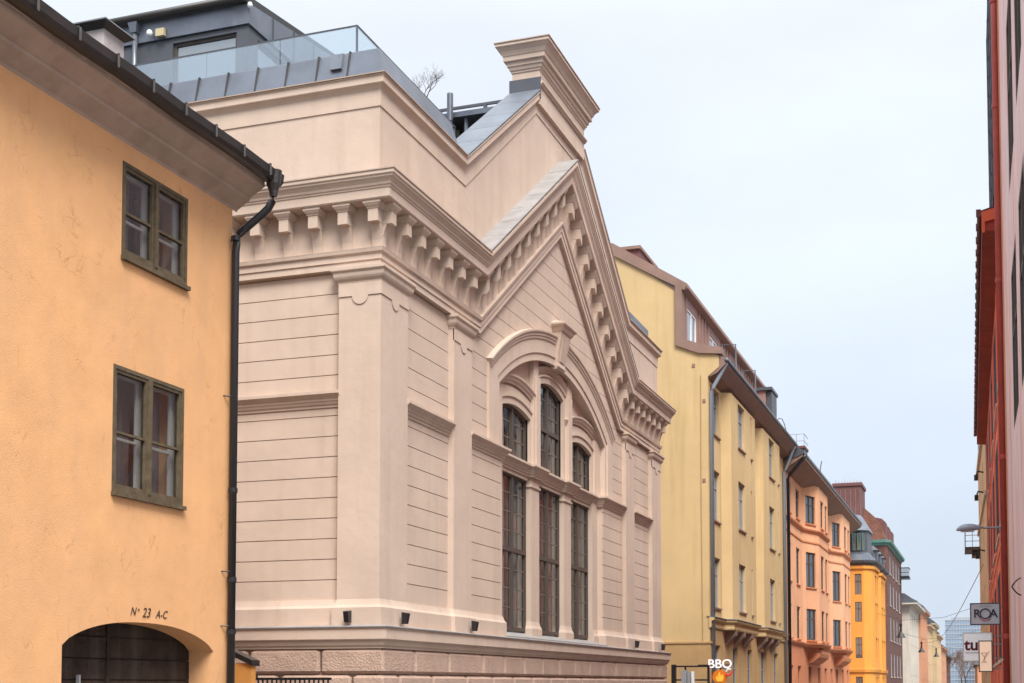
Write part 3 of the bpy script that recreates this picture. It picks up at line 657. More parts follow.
# windows of the hall: dark sashes with slim bars
def hall_window(a, b, z0, zs, sg, lower):
    F = FX(-9.40); mb = MB(); yc = (a+b)/2; t = .055
    zt = zs+sg if sg else zs
    def topz(y):
        if not sg: return zs
        hw = (b-a)/2; R = (hw*hw+sg*sg)/(2*sg); return zs+sg-R+math.sqrt(R*R-(y-yc)**2)
    bar(mb, F, a-.02, a+t, -.04, .04, z0, zs); bar(mb, F, b-t, b+.02, -.04, .04, z0, zs); bar(mb, F, a+t, b-t, -.04, .04, z0-.02, z0+t)
    if sg:
        mb.sweep(seg_path(a, b, zs, sg, z0, -9.40, jamb=False), [(-.04, -.07), (.04, -.07), (.04, .03), (-.04, .03)])
    else: bar(mb, F, a+t, b-t, -.04, .04, zs-t, zs+.02)
    bar(mb, F, yc-.05, yc+.05, -.03, .05, z0+t, zt-.05)
    zt_list = []
    if lower: bar(mb, F, a+t, b-t, -.045, .055, 4.44, 4.53); zt_list = [4.485]
    elif zt > 8: bar(mb, F, a+t, b-t, -.045, .055, 7.33, 7.42); zt_list = [7.375]
    for s in (a+t, yc+.05):   # casement stiles
        e = s+(yc-.05-a-t)
        bar(mb, F, s, s+.035, -.02, .025, z0+t, zs); bar(mb, F, e-.035, e, -.02, .025, z0+t, zs)
    w = obj('window', mb, 'brownwin', hall)
    mb = MB()
    zl = [z0+t]+zt_list+[zt]
    for s in (a+t, yc+.05):
        e = s+(yc-.05-a-t); c = (s+e)/2; bar(mb, F, c-.011, c+.011, -.012, .012, z0+t, topz(c)-.05)
        for q in range(len(zl)-1):
            h = zl[q+1]-zl[q]; n = max(2, round(h/.385))
            for r in range(1, n): z = zl[q]+h*r/n; bar(mb, F, s+.03, e-.03, -.014, .014, z-.011, z+.011)
    obj('glazing_bar', mb, 'bars', w)
    obj('pane', MB().plate([(a, z0)]+(arc_pts(yc, (b-a)/2, zs, sg, 10) if sg else [(a, zs), (b, zs)])+[(b, z0)], [], F, .002, -.002), 'winpane', w)
    mb = MB(); n = 64; rnd = random.Random(int(a*10)+lower)
    ph = rnd.random()*6
    pts = [(a-.1+(b-a+.2)*k/n, -9.62+.045*math.sin(k*.95+ph)+.02*math.sin(k*2.3)) for k in range(n+1)]
    for k in range(n):
        u = k/n
        if .44 < u < .55: continue
        (ya, xa), (yb, xb) = pts[k], pts[k+1]; mb.add([(xa, ya, z0-.1), (xb, yb, z0-.1), (xb, yb, zt+.1), (xa, ya, zt+.1)], [(0, 1, 2, 3)])
    obj('curtain', mb, 'curtain_light' if not lower else 'curtain', w, recalc=False)
for a, b, zs, sg in WD: hall_window(a, b, 6.42, zs, sg, False)
for a, b, zs, sg in WD: hall_window(a, b, 2.83, 6.06, 0, True)
obj('dark_room', MB().box(-10.6, -10.5, 24, 33, 1, 9.3).box(-10.6, -9.5, 23.9, 24.0, 1, 9.3).box(-10.6, -9.5, 33, 33.1, 1, 9.3).box(-10.6, -9.5, 24, 33, 9.2, 9.3), 'dark', hall)

# parapet gable
SP = .72; AP = math.atan(SP); TP = math.tan(AP/2); YV = 22.65; SH = 26.83; ZS = 11.21+(SH-YV)*SP
par = [(19.07, 9.5), (23.1, 9.5), (28.5, 13.2), (33.9, 9.5), (37.93, 9.5), (37.93, 11.42), (34.5, 11.42), (57-SH, ZS+.2), (57-SH, 14.6), (SH, 14.6), (SH, ZS+.2), (22.55, 11.42), (19.07, 11.42)]
mb = MB().plate(par, [], FX(-9.07), 0, -.53)
mb.box(-12.6, -9.6, 19.07, 19.5, 9.5, 11.4); mb.box(-26, -12.6, 19.22, 19.5, 9.5, 11.3); mb.box(-26, -9.6, 37.5, 37.93, 9.5, 11.4)
obj('parapet', mb, 'beige', hall)
def par_path(z):
    d = z-11.21; yv = YV-TP*d; z2 = ZS+d/math.cos(AP)
    L_ = [((-12.6, 19.07, z), (0, -1, 0), (0, 0, 1)), ((-9.07, 19.07, z), (1, -1, 0), (0, 0, 1)), ((-9.07, yv, z), (1, 0, 0), (0, -TP, 1)), ((-9.07, SH+.02, z2), (1, 0, 0), (0, 0, 1/math.cos(AP)))]
    R_ = [((-9.07, 57-SH-.02, z2), (1, 0, 0), (0, 0, 1/math.cos(AP))), ((-9.07, 57-yv, z), (1, 0, 0), (0, TP, 1)), ((-9.07, 37.93, z), (1, 1, 0), (0, 0, 1)), ((-20, 37.93, z), (0, 1, 0), (0, 0, 1))]
    return L_, R_
crp = [(-.2, 0), (.015, 0), (.02, .012), (.04, .022), (.065, .055), (.075, .062), (.085, .07), (.095, .08), (.13, .165), (.14, .17), (.14, .205), (-.2, .215)]
crp = [(-.2, 0), (.02, 0), (.03, .02), (.06, .05), (.085, .065), (.10, .07), (.105, .08), (.105, .19), (.125, .195), (.125, .21), (-.2, .215)]
L_, R_ = par_path(11.21)
obj('parapet_crown', MB().sweep(L_, crp).sweep(R_, crp), 'beige', hall)
# raised border under the crown, running level beneath the block
TT = lambda s: s
b_path = [L_[0], L_[1], L_[2], ((-9.07, SH+.1, ZS), (1, 0, 0), (0, -TP*-1*-1, 1)), ((-9.07, 57-SH-.1, ZS), (1, 0, 0), (0, 0, 1)), R_[1], R_[2], R_[3]]
b_path[3] = ((-9.07, SH+.1, ZS+.05), (1, 0, 0), (0, TP, 1)); b_path[4] = ((-9.07, 57-SH-.1, ZS+.05), (1, 0, 0), (0, -TP, 1))
obj('parapet_border', MB().sweep(b_path, [(-.05, -.27), (.018, -.27), (.018, .02), (-.05, .02)]), 'beige', hall)
# tin edge and standing-seam covers on the parapet
for q_ in (L_[:3], R_[1:]): obj('parapet_flashing', MB().sweep(q_, [(.10, .218), (.145, .212), (.145, .228), (-.05, .24)]), 'eave', hall)
n = 5
for i in range(n):
    y0 = 22.58+(SH-22.58)*i/n+.012; y1 = 22.58+(SH-22.58)*(i+1)/n-.004
    zf = lambda y: 11.44+(y-22.58)*SP
    obj('zinc_cover', MB().hexa([(-8.94, y0, zf(y0)), (-8.94, y1, zf(y1)), (-9.66, y1, zf(y1)), (-9.66, y0, zf(y0)), (-8.94, y0, zf(y0)+.025), (-8.94, y1, zf(y1)+.025), (-9.66, y1, zf(y1)+.025), (-9.66, y0, zf(y0)+.025)]), 'metal_light', hall)
obj('zinc_cover', MB().hexa([(-8.94, 57-SH, ZS+.24), (-8.94, 34.4, 11.44), (-9.66, 34.4, 11.44), (-9.66, 57-SH, ZS+.24), (-8.94, 57-SH, ZS+.265), (-8.94, 34.4, 11.465), (-9.66, 34.4, 11.465), (-9.66, 57-SH, ZS+.265)]), 'metal_light', hall)
# pale metal box on the far parapet
obj('zinc_cover', MB().box(-9.7, -9.1, 34.45, 37.0, 11.44, 11.80), 'metal_light', hall)
# crowning block
bp = [(-9.6, SH), (-8.97, SH), (-8.97, 57-SH), (-9.6, 57-SH), (-9.6, SH)]
mb = MB().box(-9.6, -8.97, SH, 57-SH, 14.2, 15.1)
blk = obj('crown_block', mb, 'beige', hall)
cp = [(-.1, 0), (.0, 0), (.02, .012), (.02, .04), (.045, .06), (.055, .09), (.06, .12), (.085, .13), (.09, .18), (.09, .205), (.135, .215), (.14, .225), (.14, .31), (.155, .32), (.165, .345), (.19, .40), (.235, .455), (.25, .47), (.265, .475), (.27, .485), (.27, .54), (-.1, .55)]
cp = [(o*1.1, h*1.08) for o, h in cp]
obj('moulding', MB().plan([(-9.3, 57-SH), (-9.6, 57-SH), (-9.6, SH), (-8.97, SH), (-8.97, 57-SH), (-9.3, 57-SH)], cp, 14.935), 'beige', blk)
mb = MB().plan([(-8.97, SH-.02), (-8.97, 57-SH+.02)], [(-.05, 0), (.03, 0), (.035, .02), (.06, .04), (.075, .055), (.075, .085), (.03, .1), (-.05, .1)], 14.60)
obj('moulding', mb, 'beige', blk)
obj('flashing', MB().plan([(-9.3, 57-SH+.297), (-9.897, 57-SH+.297), (-9.897, SH-.297), (-8.673, SH-.297), (-8.673, 57-SH+.297), (-9.3, 57-SH+.297)], [(-.05, 0), (.02, -.01), (.02, .012), (-.3, .03)], 15.53), 'eave', blk)
obj('flashing', MB().hexa([(-9.66, SH-.03, 14.3), (-8.94, SH-.03, 14.3), (-8.94, SH, 14.3), (-9.66, SH, 14.3), (-9.66, SH-.03, 14.78), (-8.94, SH-.03, 14.78), (-8.94, SH, 14.78), (-9.66, SH, 14.78)]), 'metal_dark', blk)
# mansard strip in seamed sheet metal above the crown
mp_ = [(0.0, 0), (.02, .01), (-.12, .47), (-.13, .49), (-.4, .49), (-.4, 0)]
st = obj('metal_roof', MB().plan([(-26, 19), (-9.0, 19), (-9.0, 22.2)], mp_, 11.435), 'metal', hall)
mb = MB()
x = -9.62
while x > -20:
    mb.hexa([(x-.014, 18.975, 11.445), (x+.014, 18.975, 11.445), (x+.014, 19.02, 11.445), (x-.014, 19.02, 11.445), (x-.014, 19.085, 11.925), (x+.014, 19.085, 11.925), (x+.014, 19.13, 11.925), (x-.014, 19.13, 11.925)]); x -= .565
    obj('seam', mb, 'gutter', st); mb = MB()
obj('roof_hatch', MB().hexa([(-9.93, 18.98, 11.62), (-9.73, 18.98, 11.62), (-9.73, 19.1, 11.62), (-9.93, 19.1, 11.62), (-9.93, 19.06, 11.9), (-9.73, 19.06, 11.9), (-9.73, 19.16, 11.9), (-9.93, 19.16, 11.9)]), 'metal_light', hall)
mb = MB().box(-26, -9.3, 19.3, 37.7, 11.5, 11.78); mb.box(-9.31, -9.28, 22.2, 22.25, 11.4, 11.9)
mb.hexa([(-9.25, 22.2, 11.4), (-9.5, 22.2, 11.4), (-9.5, 25.6, 11.4), (-9.25, 25.6, 11.4), (-9.25, 22.2, 11.86), (-9.5, 22.2, 11.86), (-9.5, 25.6, 11.5), (-9.25, 25.6, 11.5)])
obj('roof_deck', mb, 'metal', hall)
# small black uplights on the ledge
for k, (x, y, zz) in enumerate(((-9.47, 18.90, 2.66), (-8.88, 19.62, 2.66), (-8.88, 22.68, 2.66), (-8.88, 34.5, 2.66), (-8.88, 37.5, 2.66))):
    mb = MB()
    if k == 0: mb.hexa([(x-.04, y-.10, zz), (x+.04, y-.10, zz), (x+.04, y, zz), (x-.04, y, zz), (x-.045, y-.13, zz+.17), (x+.045, y-.13, zz+.17), (x+.045, y-.01, zz+.19), (x-.045, y-.01, zz+.19)])
    else: mb.hexa([(x, y-.045, zz), (x+.08, y-.045, zz), (x+.08, y+.045, zz), (x, y+.045, zz), (x-.0, y-.05, zz+.19), (x+.11, y-.05, zz+.17), (x+.11, y+.05, zz+.17), (x-.0, y+.05, zz+.19)])
    obj('uplight', mb, 'black', hall)

# ------------------------------------------------ roof terrace things
pv = empty('rooftop_penthouse', (-14, 23, 11.78), 'dark grey metal clad penthouse with a large window above the beige hall', 'penthouse')
Y0 = 20.9; XC = -12.6
mb = MB(); FP = FY(Y0); mb.grid(FP, -19, XC, 11.78, 13.72, [(-14.2, -12.84, 11.9, 13.63)], .12)
FS = FX(XC); mb.grid(FS, Y0, 27, 11.78, 13.72, [(21.25, 24.6, 11.9, 13.6)], .12); mb.box(-19, -18.9, Y0, 27, 11.8, 13.7); mb.box(-19, XC, 26.9, 27, 11.8, 13.7)
obj('wall', mb, 'metal_dark', pv)
mb = MB().box(-19, XC-.301, Y0-.05, Y0+.3, 13.73, 14.10)
obj('fascia', mb, 'metal', pv)
mb = MB().hexa([(XC-.3, Y0-.05, 13.73), (XC+.04, Y0-.05, 13.73), (XC+.04, 27, 13.73), (XC-.3, 27, 13.73), (XC-.3, Y0-.05, 14.1), (XC+.04, Y0-.05, 14.1), (XC+.04, 27, 15.0), (XC-.3, 27, 15.0)])
k = obj('side_cladding', mb, 'metal_light', pv)
mb = MB()
for y in (21.7, 22.5, 23.3, 24.1, 24.9): mb.box(XC+.04, XC+.065, y, y+.02, 13.74, 14.1+(y-Y0)*.147); obj('seam', mb, 'metal_dark', k); mb = MB()
obj('roof', MB().hexa([(-19.3, Y0-.12, 14.10), (XC+.02, Y0-.12, 14.10), (XC+.02, 27, 15.0), (-19.3, 27, 15.0), (-19.3, Y0-.12, 14.24), (XC+.02, Y0-.12, 14.24), (XC+.02, 27, 15.06), (-19.3, 27, 15.06)]), 'gutter', pv)
obj('roof_gutter', MB().tube([(-19.2, Y0-.14, 14.17), (XC+.05, Y0-.14, 14.17)], .075, 10), 'gutter', pv, smooth=True)
dpp = obj('downpipe', MB().tube([(-14.97, Y0-.1, 14.0), (-14.97, Y0-.1, 11.9)], .05, 10), 'metal', pv, smooth=True)
obj('downpipe', MB().loft([[(-14.97+s, Y0-.1-s, z), (-14.97+s, Y0-.1+s, z), (-14.97-s, Y0-.1+s, z), (-14.97-s, Y0-.1-s, z)] for s, z in ((.06, 13.9), (.10, 14.08))]), 'metal', pv)
window(pv, FP, -14.2, -12.84, 11.9, 13.63, .08, 'brownwin', 'bluepane', 1, (), .05)
window(pv, FS, 21.25, 24.6, 11.9, 13.6, .08, 'metal_light', 'bluepane', 2, (), .05)
obj('floodlight', MB().box(-14.5, -14.32, Y0-.13, Y0-.06, 13.76, 13.90), mat('yellow_lens', (.5, .42, .25), .4), pv)
mb = MB()
bmx = [( -14.62+.06*math.cos(a)*math.cos(b), Y0-.14+.06*math.sin(a)*math.cos(b), 13.83+.07*math.sin(b)) for b in (-1.2, -.5, .2, .9, 1.4) for a in [2*math.pi*k/10 for k in range(10)]]
mb.loft([bmx[i*10:i*10+10] for i in range(5)])
obj('camera_dome', mb, 'whitepaint', pv, smooth=True)
bmx = [(-12.52+.05*math.cos(a)*math.cos(b), Y0-.08+.05*math.sin(a)*math.cos(b), 14.04+.06*math.sin(b)) for b in (-1.2, -.5, .2, .9, 1.4) for a in [2*math.pi*k/10 for k in range(10)]]
obj('camera_dome', MB().loft([bmx[i*10:i*10+10] for i in range(5)]), 'whitepaint', pv, smooth=True)

rl = empty('glass_balustrade', (-9.9, 19.9, 11.78), 'frameless glass balustrade with a thin top rail round the roof terrace', 'balustrade')
xs = [-9.9-1.46*k for k in range(7)]
for k in range(6): obj('glass_panel', MB().box(xs[k+1]+.012, xs[k]-.012, 19.89, 19.905, 11.80, 12.775), 'railglass', rl)
ys = [19.9+1.46*k for k in range(4)]
for k in range(3): obj('glass_panel', MB().box(-9.905, -9.89, ys[k]+.012, ys[k+1]-.012, 11.80, 12.775), 'railglass', rl)
obj('top_rail', MB().plan([(xs[-1], 19.9), (-9.9, 19.9), (-9.9, ys[-1])], [(-.015, 0), (.015, 0), (.015, .02), (-.015, .02)], 12.775), 'metal_dark', rl)
obj('post', MB().box(-9.915, -9.885, 19.885, 19.915, 11.78, 12.78), 'metal', rl)

rr = empty('roof_plant_room', (-12, 28.5, 11.78), 'low dark roof structure with a thin slab and railing behind the parapet valley', 'roof structure')
obj('wall', MB().box(-14.5, -11.4, 28.2, 33, 11.78, 14.5), 'dark', rr)
obj('wall', MB().box(-11.4, -9.9, 29.0, 33, 11.78, 14.3), 'metal_dark', rr)
obj('roof_slab', MB().box(-14.6, -9.75, 28.0, 33.2, 14.72, 14.84), 'metal', rr)
for x in (-11.2, -10.6, -10.0): obj('column', MB().tube([(x, 28.15, 11.8), (x, 28.15, 14.72)], .05, 8), 'metal_light', rr)
mb = MB().box(-14.6, -9.75, 28.2, 28.25, 15.0, 15.06)
for k in range(6): mb.box(-14.4+k*.9, -14.32+k*.9, 28.2, 28.26, 14.84, 15.0)
obj('railing', mb, 'metal_dark', rr)
vp = top(obj('vent_pipe', MB().cyl((-11.5, 27.9), .072, 14.6, 15.24, 14).cyl((-11.5, 27.9), .06, 11.78, 14.6, 12), 'metal'), 'grey round vent pipe sticking up behind the beige parapet', 'pipe')

def branch(mb, p, d, L, r, depth, rnd, spread=.6):
    p = Vector(p); d = Vector(d).normalized(); q = p+d*L
    mid = p+d*L*.5+Vector((rnd.uniform(-1, 1), rnd.uniform(-1, 1), rnd.uniform(-.5, .5)))*L*.08
    mb.tube([p, mid, q], r, 5, r*.65)
    if depth == 0: return
    for k in range(rnd.choice((2, 3, 3))):
        dd = (d+Vector((rnd.uniform(-1, 1), rnd.uniform(-1, 1), rnd.uniform(-.35, .7)))*spread).normalized()
        st_ = q if k < 2 else p+d*L*rnd.uniform(.4, .8)
        branch(mb, st_, dd, L*rnd.uniform(.62, .85), r*.62, depth-1, rnd, spread)
pt = empty('bare_tree', (-11.72, 27.0, 11.78), 'small leafless tree standing on the roof terrace above the parapet', 'tree')
rnd = random.Random(12)
obj('trunk', MB().tube([(-11.72, 27, 11.78), (-11.70, 27.02, 13), (-11.75, 27, 14.68)], .05, 7, .02), 'bark', pt)
mb = MB()
for k, dd in enumerate(((-.7, .1, .8), (.45, -.2, .8), (-.1, .3, 1.0))): branch(mb, (-11.75, 27, 14.66), dd, .27, .015, 5, rnd, .85)
obj('crown', mb, 'bark', pt)
gp = empty('planter', (-11.9, 24, 11.78), 'terrace planter hidden behind the parapet', 'planter') if False else None

# ================================================================== YARD BETWEEN HALL AND YELLOW HOUSE
gt_ = empty('yard_gate', (-9.4, 42, 0), 'black steel railing frame in front of the yellow gable', 'railing')
obj('post', MB().box(-9.62, -9.48, 41.93, 42.07, 0, 2.32), 'black', gt_)
obj('post', MB().box(-8.47, -8.40, 41.96, 42.04, 0, 2.30), 'black', gt_)
mb = MB()
for z in (2.26, 1.83, 1.2, .5): mb.box(-9.48, -8.47, 41.97, 42.03, z-.025, z+.025)
mb.box(-9.2, -9.15, 41.97, 42.03, 1.83, 2.26); obj('rail', mb, 'black', gt_)
eb = empty('meter_box', (-9.0, 41.8, 0), 'grey electrical boxes mounted on the black railing', 'meter box')
obj('box', MB().box(-9.25, -9.08, 41.7, 41.92, 1.4, 2.14), 'greypaint', eb); obj('box', MB().box(-9.06, -8.96, 41.72, 41.92, 1.45, 2.08), 'greypaint', eb)
obj('box', MB().box(-8.94, -8.86, 41.76, 41.9, 1.5, 2.10).box(-8.93, -8.88, 41.74, 41.76, 1.6, 1.95), 'whitepaint', eb)
obj('post', MB().box(-9.1, -9.0, 41.82, 41.9, 0, 1.45), 'greypaint', eb)

bq = empty('barbecue_sign', (-8.3, 43, 0), 'restaurant sign with white letters BBQ above an orange flame disc', 'sign')
FB = FY(43.0)
text('lettering', 'BBQ', .40, emis('white_lit_letters', (.9, .9, .92), .10), bq, lambda u, w, z: (-8.26+u*1.02, 43-w, 2.34+z), .05, bold=.004)
mb = MB().tube([(-8.30, 43.02, 2.06), (-8.30, 42.97, 2.06)], .001, 4)
def disc(cx, cz, r, Yf, Yb, n=20, sq=1., jag=0):
    return MB().loft([[(cx+(r+(jag if k % 2 else 0))*math.cos(2*math.pi*k/n), y, cz+sq*(r+(jag if k % 2 else 0))*math.sin(2*math.pi*k/n)) for k in range(n)] for y in (Yf, Yb)])
obj('disc', disc(-8.27, 1.93, .235, 42.98, 43.05, 24), emis('orange_disc', (.70, .17, .015), .05), bq)
mb = MB().plate([(-8.36, 1.78), (-8.40, 1.88), (-8.37, 1.96), (-8.33, 1.92), (-8.32, 2.02), (-8.26, 2.10), (-8.25, 2.00), (-8.20, 1.97), (-8.17, 2.03), (-8.14, 1.90), (-8.18, 1.78)], [], FY(42.978), .02, 0)
obj('flame', mb, emis('yellow_flame', (.85, .50, .05), .06), bq)
obj('chilli', MB().tube([(-8.06, 42.96, 2.02), (-8.0, 42.96, 1.98), (-7.93, 42.96, 2.0), (-7.87, 42.96, 2.09), (-7.83, 42.96, 2.12)], .045, 8, .015), emis('red_chilli', (.7, .03, .03), .08), bq)
obj('chilli', MB().tube([(-8.06, 42.97, 2.10), (-8.01, 42.97, 2.16), (-7.95, 42.97, 2.19)], .035, 8, .012), M['whitepaint'], bq)
obj('backing', MB().box(-8.6, -7.92, 43.06, 43.1, 1.7, 2.5), 'black', bq) if False else None
obj('post', MB().tube([(-8.27, 43.1, 0), (-8.27, 43.1, 2.3)], .03, 8), 'black', bq)
obj('arm', MB().box(-9.0, -7.9, 43.05, 43.09, 2.30, 2.33).box(-8.62, -7.9, 43.03, 43.06, 2.20, 2.22), 'black', bq)

# ================================================================== YELLOW HOUSE
def facade_house(e, segs, wallm, z0, z1, rows, depth=.16):
    """segs: (p0, p1, [(u0,u1,style)]) ; rows: (z0,z1)"""
    mb = MB(); todo = []
    for p0, p1, ws in segs:
        F = FR(p0, p1); holes = []
        for w in ws:
            for r in (w[2] if len(w) > 2 and w[2] is not None else rows):
                holes.append((w[0], w[1], r[0], r[1])); todo.append((F, w, r))
        mb.grid(F, 0, F.L, z0, z1, holes, depth)
    obj('wall', mb, wallm, e)
    return todo
yh = empty('yellow_house', (-9, 54, 0), 'yellow plastered apartment house with angular bays and a brown roof band', 'house')
GY = 45.1
yb = [(-9, GY), (-9, 47.35), (-8.66, 47.55), (-8.66, 52.7), (-9, 52.9), (-9, 54.45), (-8.66, 54.65), (-8.66, 59.2), (-9, 59.4), (-9, 62.55)]
rows_y = [(4.36, 6.11), (7.40, 9.17), (10.42, 12.05)]
wy = {0: [(.38, 1.95)], 2: [(1.35, 2.75), (4.1, 4.35)], 4: [], 6: [(1.55, 2.95), (4.0, 4.2)], 8: [(1.2, 1.5)]}
segs = [(yb[i], yb[i+1], wy.get(i, [])) for i in range(9)]
todo = facade_house(yh, segs, 'yellow', 3.75, 12.15, rows_y)
for F, w, r in todo:
    if w[1]-w[0] > .5: window(yh, F, w[0], w[1], r[0], r[1], .13, 'greypaint', 'bluepane', 2, (.68,), .06, 'yellow_trim')
    else: window(yh, F, w[0], w[1], r[0], r[1], .10, 'greypaint', 'farpane', 1, (), .03, 'yellow_trim')
segs = [(yb[i], yb[i+1], {0: [(.4, 1.9)], 2: [(1.2, 2.6), (3.7, 4.9)], 6: [(.6, 1.8), (2.9, 4.2)], 8: [(.8, 2.0)]}.get(i, [])) for i in range(9)]
flat = [(-9, GY), (-9, 62.55)]
todo = facade_house(yh, [(flat[0], flat[1], [(.45, 1.85), (4.2, 5.3), (7.4, 8.5), (10.6, 12.0), (14.2, 15.4)])], 'yellow_low', 0, 3.75, [(.5, 3.05)])
for F, w, r in todo: window(yh, F, w[0], w[1], r[0], r[1], .13, 'greypaint', 'farpane', 2, (.7,), .06)
# gable wall as one outline with thickness: shoulder step and roof slope
gab = [(-22, 3.1), (-9.006, 3.1), (-9.006, 12.25), (-8.62, 12.55), (-8.62, 12.95), (-10.0, 13.38), (-10.0, 15.4), (-12.35, 17.05), (-15, 17.6), (-22, 17.0)]
obj('gable_wall', MB().plate(gab, [], FY(GY), 0, -.3), 'yellow', yh)
obj('gable_base', MB().box(-22, -8.97, GY-.03, GY+.29, 0, 3.08), 'yellow_low', yh)
obj('base_moulding', MB().box(-22, -8.93, GY-.06, GY+.3, 3.08, 3.14), 'yellow_low', yh)
# brown sheet-metal trim along the roof outline
def trim(mb, pts, t, y0, y1):
    for (a, b), (c, d) in zip(pts[:-1], pts[1:]):
        v = Vector((c-a, d-b)).normalized(); n = Vector((-v.y, v.x))*t
        mb.hexa([(a, y0, b), (c, y0, d), (c+n.x, y0, d+n.y), (a+n.x, y0, b+n.y), (a, y1, b), (c, y1, d), (c+n.x, y1, d+n.y), (a+n.x, y1, b+n.y)])
mb = MB(); mb.plate([(-8.5, 12.98), (-8.5, 13.2), (-9.2, 13.36), (-9.88, 13.62), (-9.88, 15.55), (-10.12, 15.62), (-10.12, 13.40), (-9.3, 13.06)], [], FY(GY), .086, -.36)
trim(mb, [(-9.72, 15.45), (-10.6, 15.95), (-12.35, 17.0), (-15, 17.9)][::-1], -.16, GY-.08, GY+.35)
obj('roof_trim', mb, 'yellow_trim', yh)
mb = MB(); FA = FX(-9.9)
mb.grid(FA, GY+.3, 62.5, 13.2, 15.3, [(46.0, 47.6, 13.55, 15.0), (50.0, 51.6, 13.55, 15.0), (54.4, 55.8, 13.55, 15.0)], .1)
obj('attic_wall', mb, 'redtin', yh)
for a, b in ((46.0, 47.6), (50.0, 51.6), (54.4, 55.8)): window(yh, FA, a, b, 13.55, 15.0, .06, 'whitepaint', 'bluepane', 2, (), .08)
mb = MB()
for k in range(30):
    y = 45.6+k*.55
    if not any(a-.1 < y < b+.1 for a, b in ((46.0, 47.6), (50.0, 51.6), (54.4, 55.8))): obj('seam', MB().box(-9.9, -9.85, y, y+.05, 13.2, 15.3), 'yellow_trim', yh)
mb = MB(); prf = [(-9.72, 15.36), (-9.68, 15.40), (-9.70, 15.55), (-12.35, 17.25), (-15, 18.0), (-22, 17.3), (-22, 17.05), (-15, 17.75), (-12.35, 16.98), (-10.0, 15.25)]
mb.loft([[(x, y, z) for x, z in prf] for y in (GY-.02, 62.6)])
obj('roof', mb, 'yellow_trim', yh)
# eave: gutter line, dark soffit
mb = MB(); prf = [(-9.2, 12.15), (-8.7, 12.35), (-8.42, 12.62), (-8.38, 12.66), (-8.38, 12.80), (-8.45, 12.86), (-9.9, 13.3), (-9.9, 12.9)]
mb.loft([[(x, y, z) for x, z in prf] for y in (GY+.02, 62.6)])
obj('eave', mb, 'yellow_trim', yh)
obj('gutter', MB().tube([(-8.36, GY, 12.78), (-8.36, 62.6, 12.78)], .07, 8), 'metal_light', yh, smooth=True)
def pipe(parent, x, y, ztop, xe, ze, m, r=.07, z0=.3):
    return obj('downpipe', MB().tube([(xe, y, ze), (xe-.08, y, ze-.18), (x+.06, y, ztop+.15), (x, y, ztop), (x, y, z0)], r, 10), m, parent, smooth=True)
pipe(yh, -8.92, 45.28, 11.75, -8.4, 12.72, 'lampgrey'); pipe(yh, -8.9, 62.3, 11.5, -8.4, 12.72, 'lampgrey')
obj('lightning_cable', MB().tube([(-9.25, GY-.02, 12.3), (-9.26, GY-.02, 8), (-9.24, GY-.02, 3.2)], .012, 5), 'yellow_low', yh)
for x_, z_ in ((-9.14, 11.35), (-9.16, 8.6), (-9.5, 12.6)): obj('wall_vent', MB().box(x_-.05, x_+.05, GY-.02, GY+.02, z_, z_+.12), 'yellow_trim', yh)
# cornice over the ground floor, stepping round the bays, and paired consoles under them
cb = [(-9, GY-.04)]+yb[1:]
obj('string_course', MB().plan(cb, [(-.02, 0), (.04, 0), (.06, .05), (.06, .22), (.16, .27), (.18, .33), (-.02, .37)], 3.62), 'yellow', yh)
obj('string_flashing', MB().plan(cb, [(.02, 0), (.2, -.015), (.2, .01), (-.1, .035)], 3.985), 'metal_light', yh)
mb = MB()
for y0 in (47.9, 49.6, 51.4, 54.9, 56.5, 58.2):
    mb.loft([[(-9.05, y, z) for z in (3.0, 3.62)]+[(-8.62, y, 3.62), (-8.64, y, 3.45), (-8.8, y, 3.3), (-8.95, y, 3.1)] for y in (y0, y0+.45)]); obj('console', mb, 'yellow_trim', yh); mb = MB()
# roof-edge ladders / hatches
for y in (51.6, 56.2):
    mb = MB().tube([(-9.75, y, 14.2), (-9.72, y, 14.95), (-9.2, y, 14.95), (-9.18, y, 13.2)], .03, 6)
    obj('roof_rail', mb, 'metal_light', yh)
for y in (47.2, 50.9, 54.8): obj('snow_hatch', MB().hexa([(-9.4, y, 13.2), (-8.9, y, 13.1), (-8.9, y+1.5, 13.1), (-9.4, y+1.5, 13.2), (-9.45, y, 13.6), (-9.0, y, 13.5), (-9.0, y+1.5, 13.5), (-9.45, y+1.5, 13.6)]), 'metal_light', yh)
mb = MB().box(-12.3, -11.6, 45.9, 49.2, 16.0, 17.22); c = obj('chimney', mb, 'browntin', yh)
obj('chimney_cap', MB().box(-12.36, -11.54, 45.8, 49.3, 17.22, 17.33), 'yellow_trim', c)
mb = MB().box(-9.45, -9.05, 58, 59.6, 12.8, 14.45); c = obj('chimney', mb, 'redtin', yh)
mb = MB().box(-9.04, -8.80, 58.1, 59.5, 12.8, 14.4); obj('flue', mb, 'metal_dark', c)
obj('chimney_cap', MB().box(-9.5, -8.76, 57.9, 59.7, 14.45, 14.58).tube([(-9.2, 58.6, 14.58), (-9.2, 58.6, 14.75)], .08, 8), 'metal_dark', c)

